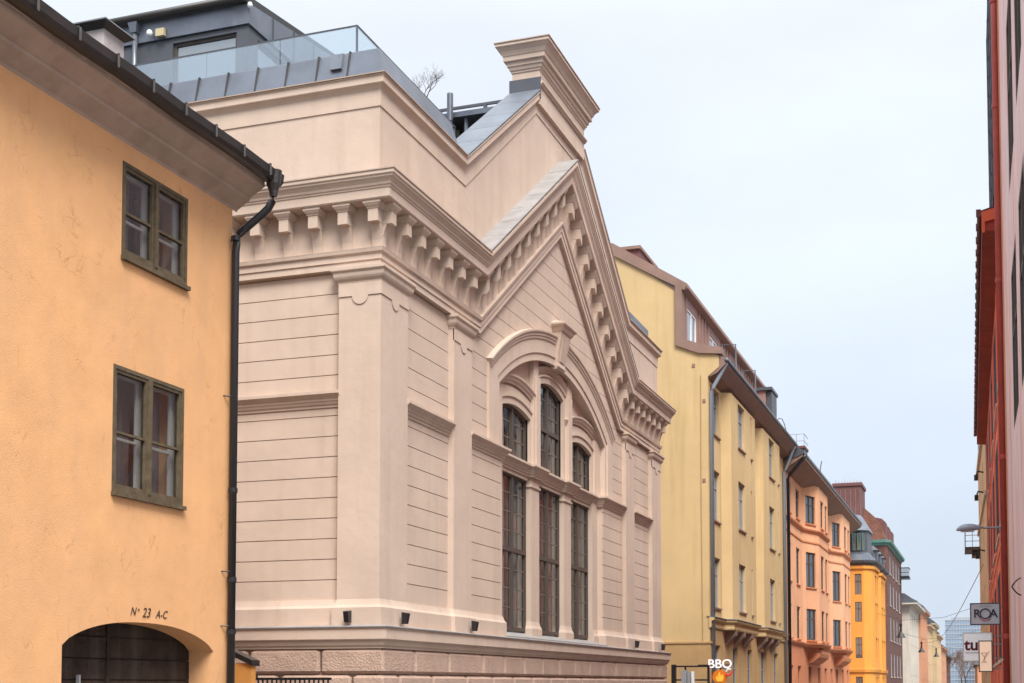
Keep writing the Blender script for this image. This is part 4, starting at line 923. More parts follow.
# ================================================================== SALMON HOUSE
sh = empty('salmon_house', (-9, 77, 0), 'salmon pink house with two rounded bays and dark overhanging eaves', 'house')
def bay(y0, y1, d, n=3):
    return [(-9, y0), (-9+d, y0+1.9), (-9+d, y1-1.9), (-9, y1)]
b1_, b2_ = bay(69.0, 77.0, .62), bay(81.2, 89.2, .62)
pth = [(-9, 62.62)]+b1_+b2_+[(-9, 92.5)]
rows_s = [(6.66, 8.47), (3.95, 5.55), (9.95, 11.4)]
wy = {0: [(1.3, 2.5), (4.2, 5.5)], 1: [(.45, 1.6)], 2: [(.9, 2.2), (2.9, 3.9)], 4: [(.6, 1.6), (2.6, 3.7)], 5: [(.45, 1.6)], 6: [(.9, 2.2), (2.9, 3.9)], 8: [(1.0, 1.9)]}
segs = [(pth[i], pth[i+1], wy.get(i, [])) for i in range(len(pth)-1)]
todo = facade_house(sh, segs, 'salmon', 3.7, 12.0, rows_s, .13)
for F, w, r in todo: window(sh, F, w[0], w[1], r[0], r[1], .10, 'brownwin', 'farpane', 2, (.68,), .08, 'salmon_low')
todo = facade_house(sh, [((-9, 62.62), (-9, 92.5), [(u, u+1.2) for u in (1.6, 4.4, 8.4, 12.4, 15.6, 18.6, 21.5, 25, 28)])], 'salmon_low', 0, 3.7, [(.6, 2.6)], .2)
for F, w, r in todo: window(sh, F, w[0], w[1], r[0], r[1], .17, 'brownwin', 'farpane', 2, (.68,), .08)
cornp = [(-.3, 0), (.03, 0), (.05, .05), (.12, .12), (.14, .2), (-.3, .24)]
obj('string_course', MB().plan(pth, cornp, 9.45), 'salmon_low', sh); obj('string_course', MB().plan(pth, cornp, 3.6), 'salmon_low', sh)
obj('moulding', MB().plan(pth, [(-.1, 0), (.04, 0), (.04, .08), (-.1, .08)], 8.95), 'salmon_low', sh)
for y0 in (71, 83.3): obj('door_canopy', MB().loft([[(-9.0, y, 2.75), (-8.75, y, 2.85), (-8.45, y, 3.1), (-8.4, y, 3.3), (-9.0, y, 3.35)] for y in (y0, y0+4.4)]), 'salmon_low', sh)
obj('gable_wall', MB().plate([(-20, 0), (-9.01, 0), (-9.01, 12.3), (-13, 14.6), (-20, 14)], [], FY(62.64), 0, -.2), 'salmon', sh)
mb = MB().loft([[(-9.4, y, 11.95), (-8.3, y, 12.3), (-8.05, y, 12.42), (-8.05, y, 12.55), (-9.2, y, 13.2), (-12.5, y, 15.0), (-20, y, 14), (-20, y, 12)] for y in (62.7, 92.6)])
rf = obj('roof', mb, 'metal_dark', sh)
mb = MB().box(-9.2, -8.06, 62.9, 92.5, 12.05, 12.3)
obj('eave', MB().loft([[(-9.2, y, 11.7), (-8.9, y, 11.75), (-8.1, y, 12.28), (-8.1, y, 12.41), (-9.2, y, 12.0)] for y in (62.75, 92.5)]), 'yellow_trim', sh)
pipe(sh, -8.82, 62.95, 11.3, -8.0, 12.4, 'black', .08); 
mb = MB().box(-9.25, -8.72, 68.2, 69.4, 12.6, 13.6); c = obj('chimney', mb, 'metal_dark', sh)
obj('chimney_cap', MB().box(-9.3, -8.67, 68.1, 69.5, 13.6, 13.72), 'browntin', c)
mb = MB()
for a, b in (((-9.45, 68), (-8.7, 68)), ((-8.7, 68), (-8.7, 69.4))):
    for z in (13.95, 14.3): mb.tube([(a[0], a[1], z), (b[0], b[1], z)], .015, 5)
for x in (-9.45, -9.08, -8.7): mb.tube([(x, 68, 13.7), (x, 68, 14.3)], .015, 5)
obj('roof_rail', mb, 'greypaint', c)
an = empty('roof_aerial', (-9.4, 62.5, 13.2), 'thin bent pipe mast rising beside the chimney of the yellow house', 'aerial')
obj('mast', MB().tube([(-8.75, 63.5, 12.7), (-8.95, 63.6, 13.6), (-9.05, 63.6, 14.0), (-9.15, 63.6, 14.25), (-9.3, 63.6, 14.3), (-9.38, 63.6, 14.2), (-9.33, 63.6, 14.08)], .025, 6), 'metal', an)
an = empty('roof_aerial', (-8.9, 77, 13.2), 'small roof hatch aerial on the eave of the salmon house', 'aerial')
obj('mast', MB().tube([(-8.7, 78, 12.6), (-9.1, 78, 14.0), (-9.4, 78, 13.7)], .04, 6).tube([(-9.1, 78, 14.0), (-9.0, 78, 14.5)], .03, 5), 'metal_dark', an)

# ================================================================== ORANGE HOUSE
og = empty('orange_house', (-8.5, 98, 0), 'bright orange house with a rounded corner bay and slate attic', 'house')
pts = [(-10.5, 92.9), (-8.05, 92.9), (-7.75, 93.1), (-7.52, 93.5), (-7.42, 94.2), (-7.4, 97.2), (-7.75, 97.6), (-7.75, 99.2), (-7.4, 99.5), (-7.4, 103.5), (-7.7, 104), (-7.7, 106.5), (-10.5, 106.5)]
rows_o = [(3.45, 4.85), (5.9, 7.25), (7.75, 9.15)]
wy = {0: [(1.88, 2.32)], 4: [(.4, 1.5), (2.0, 2.7)], 8: [(.5, 1.6), (2.4, 3.5)], 10: [(.5, 1.6)]}
todo = facade_house(og, [(pts[i], pts[i+1], wy.get(i, [])) for i in range(len(pts)-1)], 'orange', 0, 9.75, [(.4, 2.2)]+rows_o, .2)
for F, w, r in todo: window(og, F, w[0], w[1], r[0], r[1], .12 if w[1]-w[0] > .6 else .05, 'brownwin', 'bluepane', 2, (.66,), .05 if w[1]-w[0] > .6 else .03)
obj('cornice', MB().plan(pts[:-1], [(-.3, 0), (.05, 0), (.12, .1), (.3, .2), (.34, .35), (-.3, .4)], 9.7), 'metal_dark', og)
obj('cornice_edge', MB().plan(pts[:-1], [(.1, -.25), (.12, -.2), (.12, -.02), (-.1, -.02)], 9.72), 'orange', og)
obj('string_course', MB().plan(pts[:-1], [(-.1, 0), (.1, 0), (.14, .2), (-.1, .25)], 2.5), 'orange', og)
mb = MB(); 
def rg_(s, z): return [(-8.9+(x+8.9)*s, 95+(y-95)*s, z) for x, y in ((-9.9, 93.0), (-8.1, 93.0), (-7.6, 93.5), (-7.5, 96.5), (-7.9, 97.2), (-9.9, 97.2))]
mb.loft([rg_(1.04, 10.05), rg_(.93, 10.5), rg_(.8, 10.7)]); obj('roof', mb, 'metal', og)
mb = MB().loft([rg_(.82, 10.6), rg_(.82, 12.15)]); tw = obj('turret', mb, 'metal_dark', og)
obj('turret_roof', MB().loft([rg_(.9, 12.15), rg_(.86, 12.3), rg_(.45, 13.3), rg_(.2, 13.4)]), 'metal_light', tw)
FT = FY(93.35)
for a, b in ((-8.78, -8.58), (-8.45, -8.25), (-8.12, -8.0)):
    window(tw, FT, a, b, 10.8, 11.95, -.06, 'copper', 'bluepane', 1, (), .03)
mb = MB().loft([[(-9.9, y, 9.9), (-7.5, y, 10.1), (-8.0, y, 11.6), (-9.5, y, 12.4), (-12, y, 12.4)] for y in (97.4, 107)]); obj('roof', mb, 'metal_dark', og)
for y in (99.0, 102.2, 105.2):
    obj('dormer', MB().box(-9, -7.62, y, y+1.4, 10.2, 11.3).loft([[(-9, y-.1, 11.3), (-7.5, y-.1, 11.3), (-7.5, y+1.5, 11.3), (-9, y+1.5, 11.3)], [(-9, y+.6, 11.7), (-7.9, y+.6, 11.7), (-7.9, y+.8, 11.7), (-9, y+.8, 11.7)]]), 'metal_dark', og)

# ================================================================== BROWN BRICK HOUSE
bh = empty('brick_house', (-8, 120, 0), 'tall dark brown brick house with tiled mansard and green copper cornice', 'house')
pts = [(-16, 112), (-8.02, 112), (-7.8, 112.3), (-7.8, 130), (-16, 130)]
todo = facade_house(bh, [(pts[0], pts[1], []), (pts[1], pts[2], []), (pts[2], pts[3], [(u, u+1.3) for u in (2.2, 6.0, 9.8, 13.6)]), (pts[3], pts[4], [])], 'brick', 0, 13.0, [(2.3, 4.2), (5.3, 7.2), (8.2, 10.0), (10.8, 12.3)], .2)
for F, w, r in todo: window(bh, F, w[0], w[1], r[0], r[1], .05, 'greypaint', 'bluepane', 2, (.6,), .09, 'whitewall')
obj('cornice', MB().plan(pts[:4], [(-.3, 0), (.06, 0), (.1, .12), (.3, .22), (.34, .42), (-.3, .5)], 12.95), 'copper', bh)
mp = [(-7.9, 13.4), (-8.15, 14.2), (-8.75, 15.3), (-9.6, 16.1), (-10.4, 16.5), (-16, 16.5), (-16, 13.4)]
obj('roof', MB().loft([[(x, y, z) for x, z in mp] for y in (112.1, 130)]), 'tile', bh)
for y in (113.5, 117.5, 121.5): obj('dormer', MB().loft([[(-9.2, y, 13.8), (-8.0, y, 13.7), (-8.0, y, 15.0), (-8.3, y, 15.3), (-9.6, y, 15.6)] for y in (y, y+1.8)]), 'browntin', bh)
mb = MB().box(-11.75, -9.62, 109.8, 113.5, 8, 17.6); t_ = obj('stair_tower', mb, 'browntin', bh)
mb = MB()
for k in range(6): mb.box(-11.6+k*.38, -11.56+k*.38, 109.75, 109.8, 12, 17.3)
obj('seam', mb, 'yellow_trim', t_)
mb = MB().box(-11.85, -9.52, 109.7, 113.6, 17.6, 17.85); obj('tower_cap', mb, 'browntin', t_)
mb = MB()
for k in range(9): mb.tube([(-11.6+k*.24, 110, 17.8), (-11.6+k*.24, 110, 18.05+.12*(k % 3 == 0))], .02, 4)
obj('spikes', mb, 'greypaint', t_)
obj('bay', MB().box(-9.5, -8.0, 108.5, 112, 3, 11.5), 'brick', bh); obj('bay_roof', MB().loft([[(-9.5, 108.4, 11.5), (-7.9, 108.4, 11.5), (-7.9, 112, 11.5), (-9.5, 112, 11.5)], [(-9.5, 109.5, 12.6), (-8.2, 109.5, 12.2), (-8.2, 112, 12.2), (-9.5, 112, 12.6)]]), 'copper', bh)
ba = obj('balcony', MB().box(-7.8, -6.95, 127.3, 129.4, 11.4, 11.6), 'black', bh)
for k in range(9): obj('baluster', MB().box(-7.75+k*.095, -7.71+k*.095, 127.3, 127.36, 11.6, 12.3), 'black', ba)
obj('handrail', MB().box(-7.8, -6.95, 127.28, 127.38, 12.3, 12.38).box(-7.02, -6.95, 127.38, 129.4, 12.3, 12.38).box(-7.8, -6.95, 127.29, 127.37, 11.9, 11.95), 'black', ba)
lp = [(-8.2, 112.05, z) for z in (1,)]
text('spacer', '', .1, 'black', bh, lambda u, w, z: (u, w, z)) if False else None

# ================================================================== FARTHER ROW ON THE LEFT
def row_house(name, label, y0, y1, x, H_, wm, roofm, group=None, rh=2.5, rows=4, win=True, eave=.35, pitch=3.2, gw=None):
    e = empty(name, (x, (y0+y1)/2, 0), label, 'house', group)
    rws = []; z = 1.0
    fh = (H_-.6)/rows
    for k in range(rows): rws.append((k*fh+.9, k*fh+.9+fh*.58))
    n = max(1, int((y1-y0)/pitch)); L = (y1-y0)
    ws = [((k+.5)*L/n-.55, (k+.5)*L/n+.55) for k in range(n)]
    todo = facade_house(e, [((-x if False else x-10, y0), (x, y0), gw or []), ((x, y0), (x, y1), ws if win else []), ((x, y1), (x-10, y1), [])], wm, 0, H_, rws, .2)
    for F, w, r in todo: window(e, F, w[0], w[1], r[0], r[1], .12, 'brownwin', 'farpane', 2, (), .08)
    obj('roof', MB().loft([[(x-10, y, H_), (x+eave, y, H_), (x+eave, y, H_+.2), (x-rh, y, H_+rh), (x-6, y, H_+rh*1.2), (x-10, y, H_+rh)] for y in (y0-.1, y1+.1)]), roofm, e)
    obj('cornice', MB().plan([(x-10, y0), (x, y0), (x, y1)], [(-.2, 0), (.06, 0), (.1, .15), (eave+.02, .3), (eave+.02, .42), (-.2, .44)], H_-.42), wm, e)
    return e
row_house('stone_house', 'pale stone house with a heavy cornice next to the brown brick house', 131, 147, -7.15, 9.3, 'whitewall', 'metal', rh=1.2, rows=3, eave=.7)
row_house('terraced_house', 'terracotta house with dark roof beyond the pale stone house', 147.2, 163, -6.95, 9.7, 'terracotta', 'metal_dark', rh=1.6)
row_house('terraced_house', 'cream house after the terracotta one in the distant row', 163.2, 176, -6.95, 8.6, 'cream2', 'metal_dark', rh=1.6)
row_house('terraced_house', 'yellow plastered house in the middle of the distant row', 176.2, 190, -6.9, 9.3, 'yellow', 'metal_dark', rh=1.6)
row_house('terraced_house', 'brick red house with a glazed attic in the distant row', 190.2, 206, -6.9, 8.4, 'cream2', 'bluepane', rh=2.2)
row_house('terraced_house', 'brown plastered house near the end of the distant row', 206.2, 232, -7.0, 7.2, 'terracotta', 'metal_dark', rh=1.8)
row_house('terraced_house', 'last low brown house before the bare street trees', 232.2, 262, -7.2, 6.4, 'brick', 'metal_dark', rh=1.8)

# far glass office tower with a curtain-wall grid
ot = empty('office_tower', (-9, 610, 0), 'pale blue glass office tower closing the end of the street', 'tower')
mb = MB().box(-18.3, 3.5, 600, 622, 0, 28.9); obj('curtain_wall', mb, 'glasstower', ot)
mb = MB()
for k in range(15): mb.box(-18.4, 3.6, 599.7, 600.0, 1.5+k*1.95, 1.75+k*1.95)
for k in range(20): x = -18.3+k*1.147; mb.box(x-.06, x+.06, 599.75, 599.99, 0, 28.9)
for k in range(15): mb.box(3.5, 3.8, 599.7, 622, 1.5+k*1.95, 1.75+k*1.95)
obj('mullion_grid', mb, 'towergrid', ot)
obj('roof_plant', MB().box(-15.8, 1, 602, 618, 28.9, 30.1), 'greypaint', ot)

# bare street trees at the end of the street
tp = MB(); rnd = random.Random(5)
def street_tree(name, loc, h, label, seed):
    e = empty(name, loc, label, 'tree', 'bare street trees far down the street'); rnd = random.Random(seed); x, y, z = loc
    obj('trunk', MB().tube([(x, y, z), (x+.1, y, z+h*.2), (x, y, z+h*.38)], h*.022, 7, h*.015), 'bark', e)
    mb = MB()
    for k in range(5):
        a = 2*math.pi*k/5+rnd.random(); branch(mb, (x, y, z+h*.36), (math.cos(a)*.55, math.sin(a)*.55, 1), h*.22, h*.010, 5, rnd, .62)
    obj('crown', mb, 'twig', e)
street_tree('bare_tree', (-7.6, 245, 0), 8.4, 'large bare brown tree in front of the glass tower', 1)
street_tree('bare_tree', (-4.6, 262, 0), 7.4, 'bare tree below the white letter sign at the end of the street', 2)
street_tree('bare_tree', (-1.6, 250, 0), 6.0, 'smaller bare tree right of the far trees, beside the pinkish house', 3)
street_tree('bare_tree', (-5.9, 290, 0), 8.6, 'farthest bare tree showing between the other two', 4)

# ================================================================== RIGHT SIDE
def wx(y, off=0.): return (rx(y)+off, y)
# near pink house
ph = empty('pink_house', (.5, 20, 0), 'worn pink and white plastered house wall at the right edge of the picture', 'house')
todo = facade_house(ph, [(wx(29.0), wx(17), [(29-23.9, 29-21.5, [(3.9+2.05, 8.6), (10.0, 12.9)]), (29-20.3, 29-18.2, [(5.9, 8.6), (10, 12.9)])])], 'pink', 0, 16.6, [(6, 8.6)], .06)
for F, w, r in todo: window(ph, F, w[0], w[1], r[0], r[1], .035, 'brownwin', 'farpane', 2, (.6,), .07)
obj('side_wall', MB().add([(*wx(29.0), 0), (10, 29, 0), (10, 29, 16.6), (*wx(29.0), 16.6)], [(0, 1, 2, 3)]).add([(*wx(17), 0), (10, 17, 0), (10, 17, 16.6), (*wx(17), 16.6)], [(0, 1, 2, 3)]), 'pink', ph)
obj('roof', MB().box(.3, 10, 17, 29, 16.6, 16.8), 'metal_dark', ph)
F = FR(wx(29.0), wx(27.0))
mb = MB(); bar(mb, F, 0.35, .8, 0, .025, 0, 16.55); obj('corner_strip', mb, 'terracotta', ph)
mb = MB(); x, y = wx(28.4, -.075); dp = obj('downpipe', MB().tube([(x, y, 16.7), (x, y, 14.8), (x, y, .2)], .07, 12), 'pipe_red', ph, smooth=True)
mb = MB()
for z in (2.6, 6.2, 9.8, 13.4, 15.6): obj('pipe_clip', MB().tube([(x, y, z), (x, y, z+.1)], .085, 12), 'pipe_red', dp)
# small fish-shaped metal loop sign on the pink wall
F = FR(wx(23.0), wx(20.0))
fs = empty('fish_emblem', (*wx(21.9), 3.2), 'thin black metal loop emblem fixed to the pink wall', 'emblem')
obj('loop', MB().tube([(.475+.155*math.cos(t), 22.0, 3.2+.135*math.sin(t)*abs(math.sin(t))) for t in [2*math.pi*k/32 for k in range(33)]], .011, 6), 'black', fs)

# red house with overhanging eave
rh_ = empty('red_house', (.2, 44, 0), 'red painted facade with tall dark windows and a boxed red eave', 'house')
ws = []
for a, b in ((29.9, 34.6), (36.2, 39.8), (41.6, 45.2), (47, 50.6), (52.4, 56)):
    ws.append((58.5-b, 58.5-a, [(2.35, 4.65), (5.55, 8.1), (8.9, 11.2)]))
todo = facade_house(rh_, [(wx(57.0), wx(29.05), [(max(.1, w[0]-1.5), w[1]-1.5, w[2]) for w in ws])], 'red', 0, 12.3, [], .06)
for F, w, r in todo:
    wn = window(rh_, F, w[0], w[1], r[0], r[1], .032, 'metal_dark', 'farpane', 5, (.55,), .05)
    obj('sill', bar(MB(), F, w[0]-.1, w[1]+.1, -.05, .04, r[0]-.10, r[0]-.02), 'whitewall', wn)
ws = [(w[0]-1.5, w[1]-1.5) for w in ws]
F = FR(wx(57.0), wx(29.05)); mb = MB()
u = .2
while u < F.L:
    if not any(w[0]-.25 < u < w[1]+.1 for w in ws): bar(mb, F, u, u+.22, 0, .018, 0, 12.2)
    u += .62
for z in (5.05, 8.5): bar(mb, F, 0, F.L, 0, .02, z, z+.1)
obj('pilaster_strip', mb, 'red', rh_)
obj('side_wall', MB().add([(*wx(58.5), 0), (10, 58.5, 0), (10, 58.5, 12.3), (*wx(58.5), 12.3)], [(0, 1, 2, 3)]), 'red', rh_)
a0, a1 = wx(30.6), wx(58.3)
def eb_(o, y): return (rx(y)-o, y)
mb = MB(); y0, y1 = 30.6, 58.3
mb.hexa([(rx(y0)+.3, y0, 11.55), (rx(y0)-.36, y0, 11.62), (rx(y1)-.36, y1, 11.62), (rx(y1)+.3, y1, 11.55), (rx(y0)+.3, y0, 12.0), (rx(y0)-.36, y0, 11.9), (rx(y1)-.36, y1, 11.9), (rx(y1)+.3, y1, 12.0)])
ev = obj('eave', mb, 'red_dark', rh_)
mb = MB().hexa([(rx(y0)+.2, y0-.02, 11.9), (rx(y0)-.37, y0-.02, 11.78), (rx(y0)-.37, y0-.05, 11.78), (rx(y0)+.2, y0-.05, 11.9), (rx(y0)+.2, y0-.02, 12.15), (rx(y0)-.37, y0-.02, 12.02), (rx(y0)-.37, y0-.05, 12.02), (rx(y0)+.2, y0-.05, 12.15)])
mb.hexa([(rx(y0)-.30, y0-.02, 11.56), (rx(y0)-.37, y0-.02, 11.56), (rx(y0)-.37, y0-.05, 11.56), (rx(y0)-.30, y0-.05, 11.56), (rx(y0)-.30, y0-.02, 11.79), (rx(y0)-.37, y0-.02, 11.78), (rx(y0)-.37, y0-.05, 11.78), (rx(y0)-.30, y0-.05, 11.79)])
obj('eave_end', mb, mat('bright_red_board', (.62, .13, .06), .7), ev)
mb = MB().tube([(rx(y0)-.40, y0, 12.02), (rx(y1)-.40, y1, 12.02)], .06, 8)
for k in range(30): y = y0+k*.95; mb.box(rx(y)-.48, rx(y)-.38, y, y+.06, 11.94, 12.1)
obj('gutter', mb, 'browntin', ev)
mb = MB().hexa([(rx(y0)-.42, y0, 12.03), (rx(y1)-.42, y1, 12.03), (6, y1, 13.6), (6, y0, 13.6), (rx(y0)-.42, y0, 12.06), (rx(y1)-.42, y1, 12.06), (6, y1, 13.65), (6, y0, 13.65)])
obj('roof', mb, 'browntin', rh_)
# taller glazed stair bay rising above the red eave
gb = empty('glazed_bay', (.3, 33, 12), 'dark blue glazed bay projecting high above the red eave', 'bay')
F = FR(wx(35.0), wx(29.6))
obj('wall', bar(MB(), F, 0, F.L, -3, .0, 12.1, 17.9), 'pink', gb)
obj('glazing', bar(MB(), F, .3, F.L-1.0, 0.02, .11, 12.35, 17.8), 'farpane', gb)
mb = MB()
for k in range(7): bar(mb, F, .25, F.L-.95, .0, .125, 12.3+k*.9, 12.38+k*.9)
for k in range(5): u = .25+k*(F.L-1.25)/4; bar(mb, F, u, u+.05, .0, .128, 12.3, 17.8)
obj('bay_frame', mb, 'metal_dark', gb)
# cream house beyond
ch_ = empty('cream_house', (-.1, 66, 0), 'narrow strip of cream house beyond the red facade with balcony', 'house')
todo = facade_house(ch_, [(wx(75.2, -.22), wx(58.6, -.02), [(2, 3.2), (6, 7.2), (10, 11.2)])], 'cream2', 0, 12.8, [(1.2, 3.2), (4.4, 6.2), (7.4, 9.2), (10, 11.8)], .15)
for F, w, r in todo: window(ch_, F, w[0], w[1], r[0], r[1], .12, 'whitepaint', 'farpane', 2, (.6,), .07)
obj('end_wall', MB().add([(*wx(75.2, -.22), 0), (10, 75.2, 0), (10, 75.2, 12.8), (*wx(75.2, -.22), 12.8)], [(0, 1, 2, 3)]), 'cream2', ch_)
F = FR(wx(75.2, -.22), wx(58.6, -.02)); mb = MB(); bar(mb, F, 0, F.L, 0, .09, 9.55, 9.75); bar(mb, F, 0, F.L, 0, .12, 12.6, 12.85); obj('string_course', mb, 'cream', ch_)
mb = MB(); bar(mb, F, 0, F.L, -4, -.05, 12.85, 15.2); obj('roof', mb, 'metal', ch_)
mb = MB()
for k in range(5): u = 1+k*3; bar(mb, F, u, u+1.6, -.3, .02, 13.0, 15.0)
obj('dormer', mb, 'bluepane', ch_)
bc = obj('balcony', bar(bar(MB(), F, .6, 3.0, .0, .75, 8.55, 8.72), F, 1.0, 2.6, .0, .4, 8.3, 8.55), 'brownwin', ch_)
mb = MB()
for z in (9.0, 9.3, 9.6): bar(mb, F, .6, 3.0, .71, .74, z, z+.03); bar(mb, F, 2.97, 3.0, .0, .74, z, z+.03)
for w_ in (0, .37, .71): bar(mb, F, 2.96, 3.0, w_, w_+.03, 8.72, 9.62)
for k in range(5): bar(mb, F, .6+k*.6, .63+k*.6, .71, .74, 8.72, 9.62)
obj('balcony_railing', mb, 'greypaint', bc)
for z in (7.6, 10.2, 11.1): obj('lamp_bracket', MB().tube([F(12.5, 0, z), F(12.5, .25, z+.06), F(12.5, .32, z-.15)], .04, 6).tube([F(12.5, .32, z-.1), F(12.5, .32, z-.35)], .09, 8), 'black', ch_)
row = empty('pinkish_house', (1, 150, 0), 'small pinkish house below the hanging signs at the far right', 'house')
todo = facade_house(row, [((-1.85, 168), (-1.3, 140), [(3, 4.4), (8, 9.4), (14, 15.4), (20, 21.4)]), ((-1.3, 140), (8, 140), [(.7, 1.6), (2.6, 3.5)])], 'terracotta', 0, 3.6, [(1.0, 2.6)], .15)
for F, w, r in todo: window(row, F, w[0], w[1], r[0], r[1], .1, 'whitepaint', 'farpane', 2, (), .07)
obj('roof', MB().hexa([(-1.6, 139.8, 3.6), (8, 139.8, 3.6), (8, 168, 3.6), (-2.1, 168, 3.6), (-.6, 140, 4.3), (8, 140, 4.6), (8, 168, 4.6), (-.9, 168, 4.3)]), 'metal_dark', row)

# ------------------------------------------------ hanging signs
SY = 31.0
def plate_sign(name, label, x0, x1, z0, z1, y, facem, framem='greypaint', arm=True, d=.14):
    e = empty(name, ((x0+x1)/2, y, z0), label, 'sign')
    obj('panel', MB().box(x0+.015, x1-.015, y-d/2+.003, y+d/2-.003, z0+.015, z1-.015), facem, e)
    mb = MB()
    for a, b, c, dd in ((x0, x1, z0, z0+.022), (x0, x1, z1-.022, z1)): mb.box(a, b, y-d/2-.004, y+d/2+.004, c, dd)
    for a, b in ((x0, x0+.022), (x1-.022, x1)): mb.box(a, b, y-d/2-.004, y+d/2+.004, z0+.022, z1-.022)
    obj('frame', mb, framem, e)
    if arm: obj('bracket', MB().box(x1, rx(y)+.02, y-.012, y+.012, z1-.09, z1-.065).box(x1, rx(y)+.02, y-.012, y+.012, z0+.065, z0+.09), 'greypaint', e)
    return e
e = plate_sign('shop_sign', 'grey hanging sign reading ROA with a large round O and red smile', -.42, .205, 2.99, 3.47, SY, mat('grey_sign_face', (.62, .66, .74), .5), 'metal_dark')
blk_ = M['black']
FSg = lambda cx, cz: (lambda u, w, z: (cx+u, SY-.075-w, cz+z))
text('lettering', 'R', .25, blk_, e, FSg(-.275, 3.232), .008, bold=.003); text('lettering', 'A', .25, blk_, e, FSg(.065, 3.232), .008, bold=.003)
def ring(cx, cz, r, t, a0, a1, n=40, y=SY-.082, d=.008, sq=1.):
    mb = MB(); R = []
    for k in range(n+1):
        a = a0+(a1-a0)*k/n; c, s = math.cos(a), math.sin(a)*sq
        R.append([(cx+c*(r-t/2), y, cz+s*(r-t/2)), (cx+c*(r+t/2), y, cz+s*(r+t/2)), (cx+c*(r+t/2), y+d, cz+s*(r+t/2)), (cx+c*(r-t/2), y+d, cz+s*(r-t/2))])
    return mb.loft(R, cap=True)
obj('lettering', ring(-.105, 3.235, .104, .024, 0, 2*math.pi), blk_, e)
obj('smile_arc', ring(-.105, 3.215, .132, .015, rad(218), rad(322)), mat('sign_red', (.55, .05, .05), .5), e)
obj('small_text', MB().box(-.22, .02, SY-.082, SY-.074, 3.395, 3.402), 'greypaint', e)
SY2 = 31.9
e = plate_sign('shop_sign', 'white hanging sign with dark red letters tu partly hidden behind a lit sign', -.60, .03, 2.21, 2.86, SY2, emis('white_sign_face', (.86, .88, .9), .07), 'whitepaint')
text('lettering', 'tu', .36, mat('burgundy_letters', (.16, .006, .012), .5), e, lambda u, w, z: (-.415+u, SY2-.075-w, 2.575+z), .008, bold=.009)
obj('small_text', MB().box(-.55, -.2, SY2-.082, SY2-.074, 2.395, 2.41), 'greypaint', e)
SY3 = 30.2
e = plate_sign('lit_sign', 'narrow warm glowing sign with a cocktail glass drawn on it', -.252, .03, 1.955, 2.625, SY3, emis('warm_sign_face', (.70, .52, .38), .20), 'metal_dark')
ln = mat('sign_line', (.30, .20, .13), .5)
def seg(mb, x0, z0, x1, z1, t=.010):
    v = Vector((x1-x0, z1-z0)).normalized(); n = Vector((-v.y, v.x))*t/2; y = SY3-.082
    mb.hexa([(x0-n.x, y, z0-n.y), (x1-n.x, y, z1-n.y), (x1-n.x, y+.008, z1-n.y), (x0-n.x, y+.008, z0-n.y), (x0+n.x, y, z0+n.y), (x1+n.x, y, z1+n.y), (x1+n.x, y+.008, z1+n.y), (x0+n.x, y+.008, z0+n.y)])
mb = MB(); seg(mb, -.20, 2.36, -.14, 2.28); seg(mb, -.08, 2.36, -.14, 2.28); seg(mb, -.20, 2.36, -.08, 2.36); seg(mb, -.14, 2.28, -.125, 2.17); seg(mb, -.165, 2.165, -.085, 2.165); seg(mb, -.03, 2.40, -.19, 2.15)
obj('glass_drawing', mb, ln, e)

# wall-mounted street light over the street
sl = empty('street_light', (.25, 33, 5.3), 'grey cobra head street light on an arm from the red facade', 'street light')
obj('arm', MB().tube([(rx(33), 33, 5.34), (-.1, 33, 5.34), (-.22, 33, 5.36)], .022, 8), 'lampgrey', sl)
obj('mounting_plate', MB().box(rx(33)-.05, rx(33), 32.9, 33.1, 5.1, 5.5), 'greypaint', sl)
mb = MB().loft([[(x, 33-w, zb), (x, 33-w*.7, zt), (x, 33+w*.7, zt), (x, 33+w, zb)] for x, w, zb, zt in ((-.12, .03, 5.345, 5.375), (-.17, .04, 5.335, 5.385), (-.22, .06, 5.31, 5.40), (-.28, .08, 5.30, 5.425), (-.36, .10, 5.295, 5.44), (-.46, .115, 5.29, 5.445), (-.55, .11, 5.29, 5.435), (-.62, .095, 5.292, 5.415), (-.68, .07, 5.295, 5.375), (-.715, .045, 5.30, 5.335), (-.725, .03, 5.305, 5.318))])
obj('lamp_head', mb, mat('pale_lamp_shell', (.42, .48, .56), .35, spec=.5), sl, smooth=True)
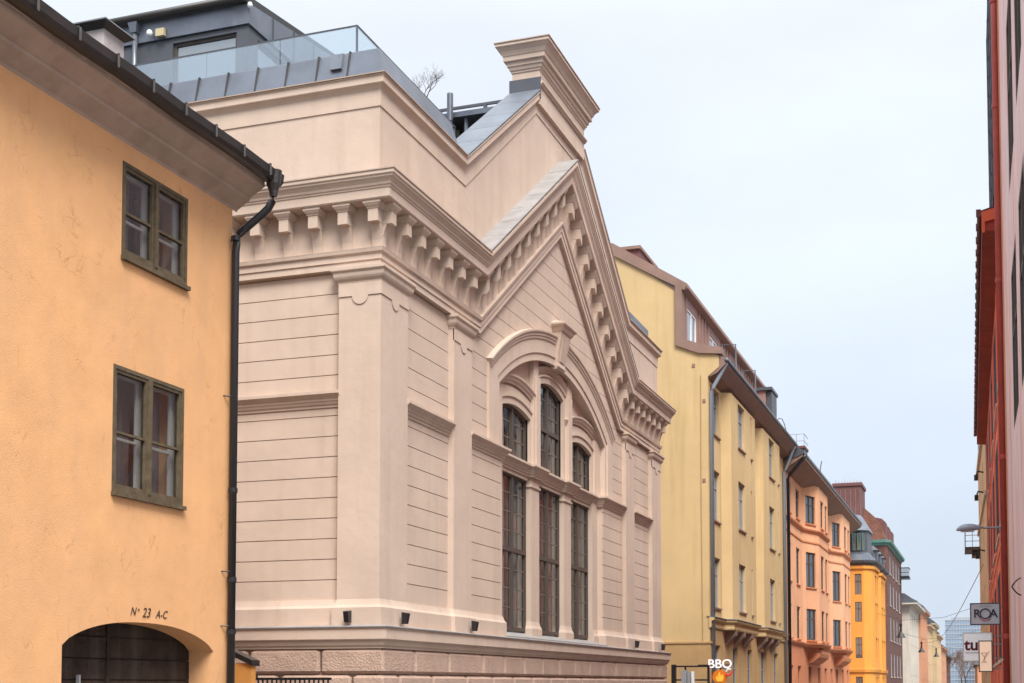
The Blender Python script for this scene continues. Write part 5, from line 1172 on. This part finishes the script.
obj('diffuser', MB().box(-.62, -.32, 32.92, 33.08, 5.265, 5.283), 'whitepaint', sl)

# pendant lamps on span wires
def pendant(x, y, z, label, hang=1.2):
    e = empty('pendant_lamp', (x, y, z), label, 'street lamp', 'pendant lamps hung over the street')
    obj('lamp_shade', MB().loft([[(x+r*math.cos(t), y+r*math.sin(t), z+h) for t in [2*math.pi*k/14 for k in range(14)]] for r, h in ((.34, 0), (.30, .05), (.13, .32), (.09, .42), (.06, .75), (.10, .80), (.10, .95))]), 'black', e)
    obj('hanger', MB().tube([(x, y, z+.95), (x, y, z+hang)], .02, 5), 'black', e)
    obj('span_wire', MB().tube([(-9, y, z+hang+.9), (-6, y, z+hang+.1), (x, y, z+hang), (-3, y, z+hang+.15), (-.5, y, z+hang+1)], .012, 4), 'black', e)
pendant(-5.85, 96, 4.9, 'black bell pendant lamp hanging in front of the pale stone house')
pendant(-6.0, 128, 4.6, 'second pendant lamp, smaller, in front of the terracotta house')
pendant(-5.9, 160, 4.8, 'farthest small pendant lamp near the end of the row', 1.0)
# thin winter haze: one closed box of even air around everything below the sky
ho = obj('haze', MB().box(-950, 950, -350, 1550, -1.1, 33), 'dark'); ho['kind'] = 'stuff'; ho['label'] = 'thin pale winter haze filling the street'
hm = bpy.data.materials.new('haze_air'); hm.use_nodes = True; hn = hm.node_tree; hn.nodes.clear()
hout = hn.nodes.new('ShaderNodeOutputMaterial'); hv = hn.nodes.new('ShaderNodeVolumePrincipled')
hv.inputs['Color'].default_value = (.88, .91, .95, 1); hv.inputs['Density'].default_value = .00012
hn.links.new(hv.outputs[0], hout.inputs['Volume']); ho.data.materials.clear(); ho.data.materials.append(hm)
# overhead cable running diagonally along the street
cb_ = []
for k in range(25):
    t = k/24; cb_.append((-.25+(-6.7+.25)*t, 66+(150-66)*t, 7.3+(6.2-7.3)*t-1.3*math.sin(math.pi*t)))
top(obj('overhead_cable', MB().tube(cb_, .018, 4), 'black'), 'thin black cable sagging diagonally across the street', 'cable')
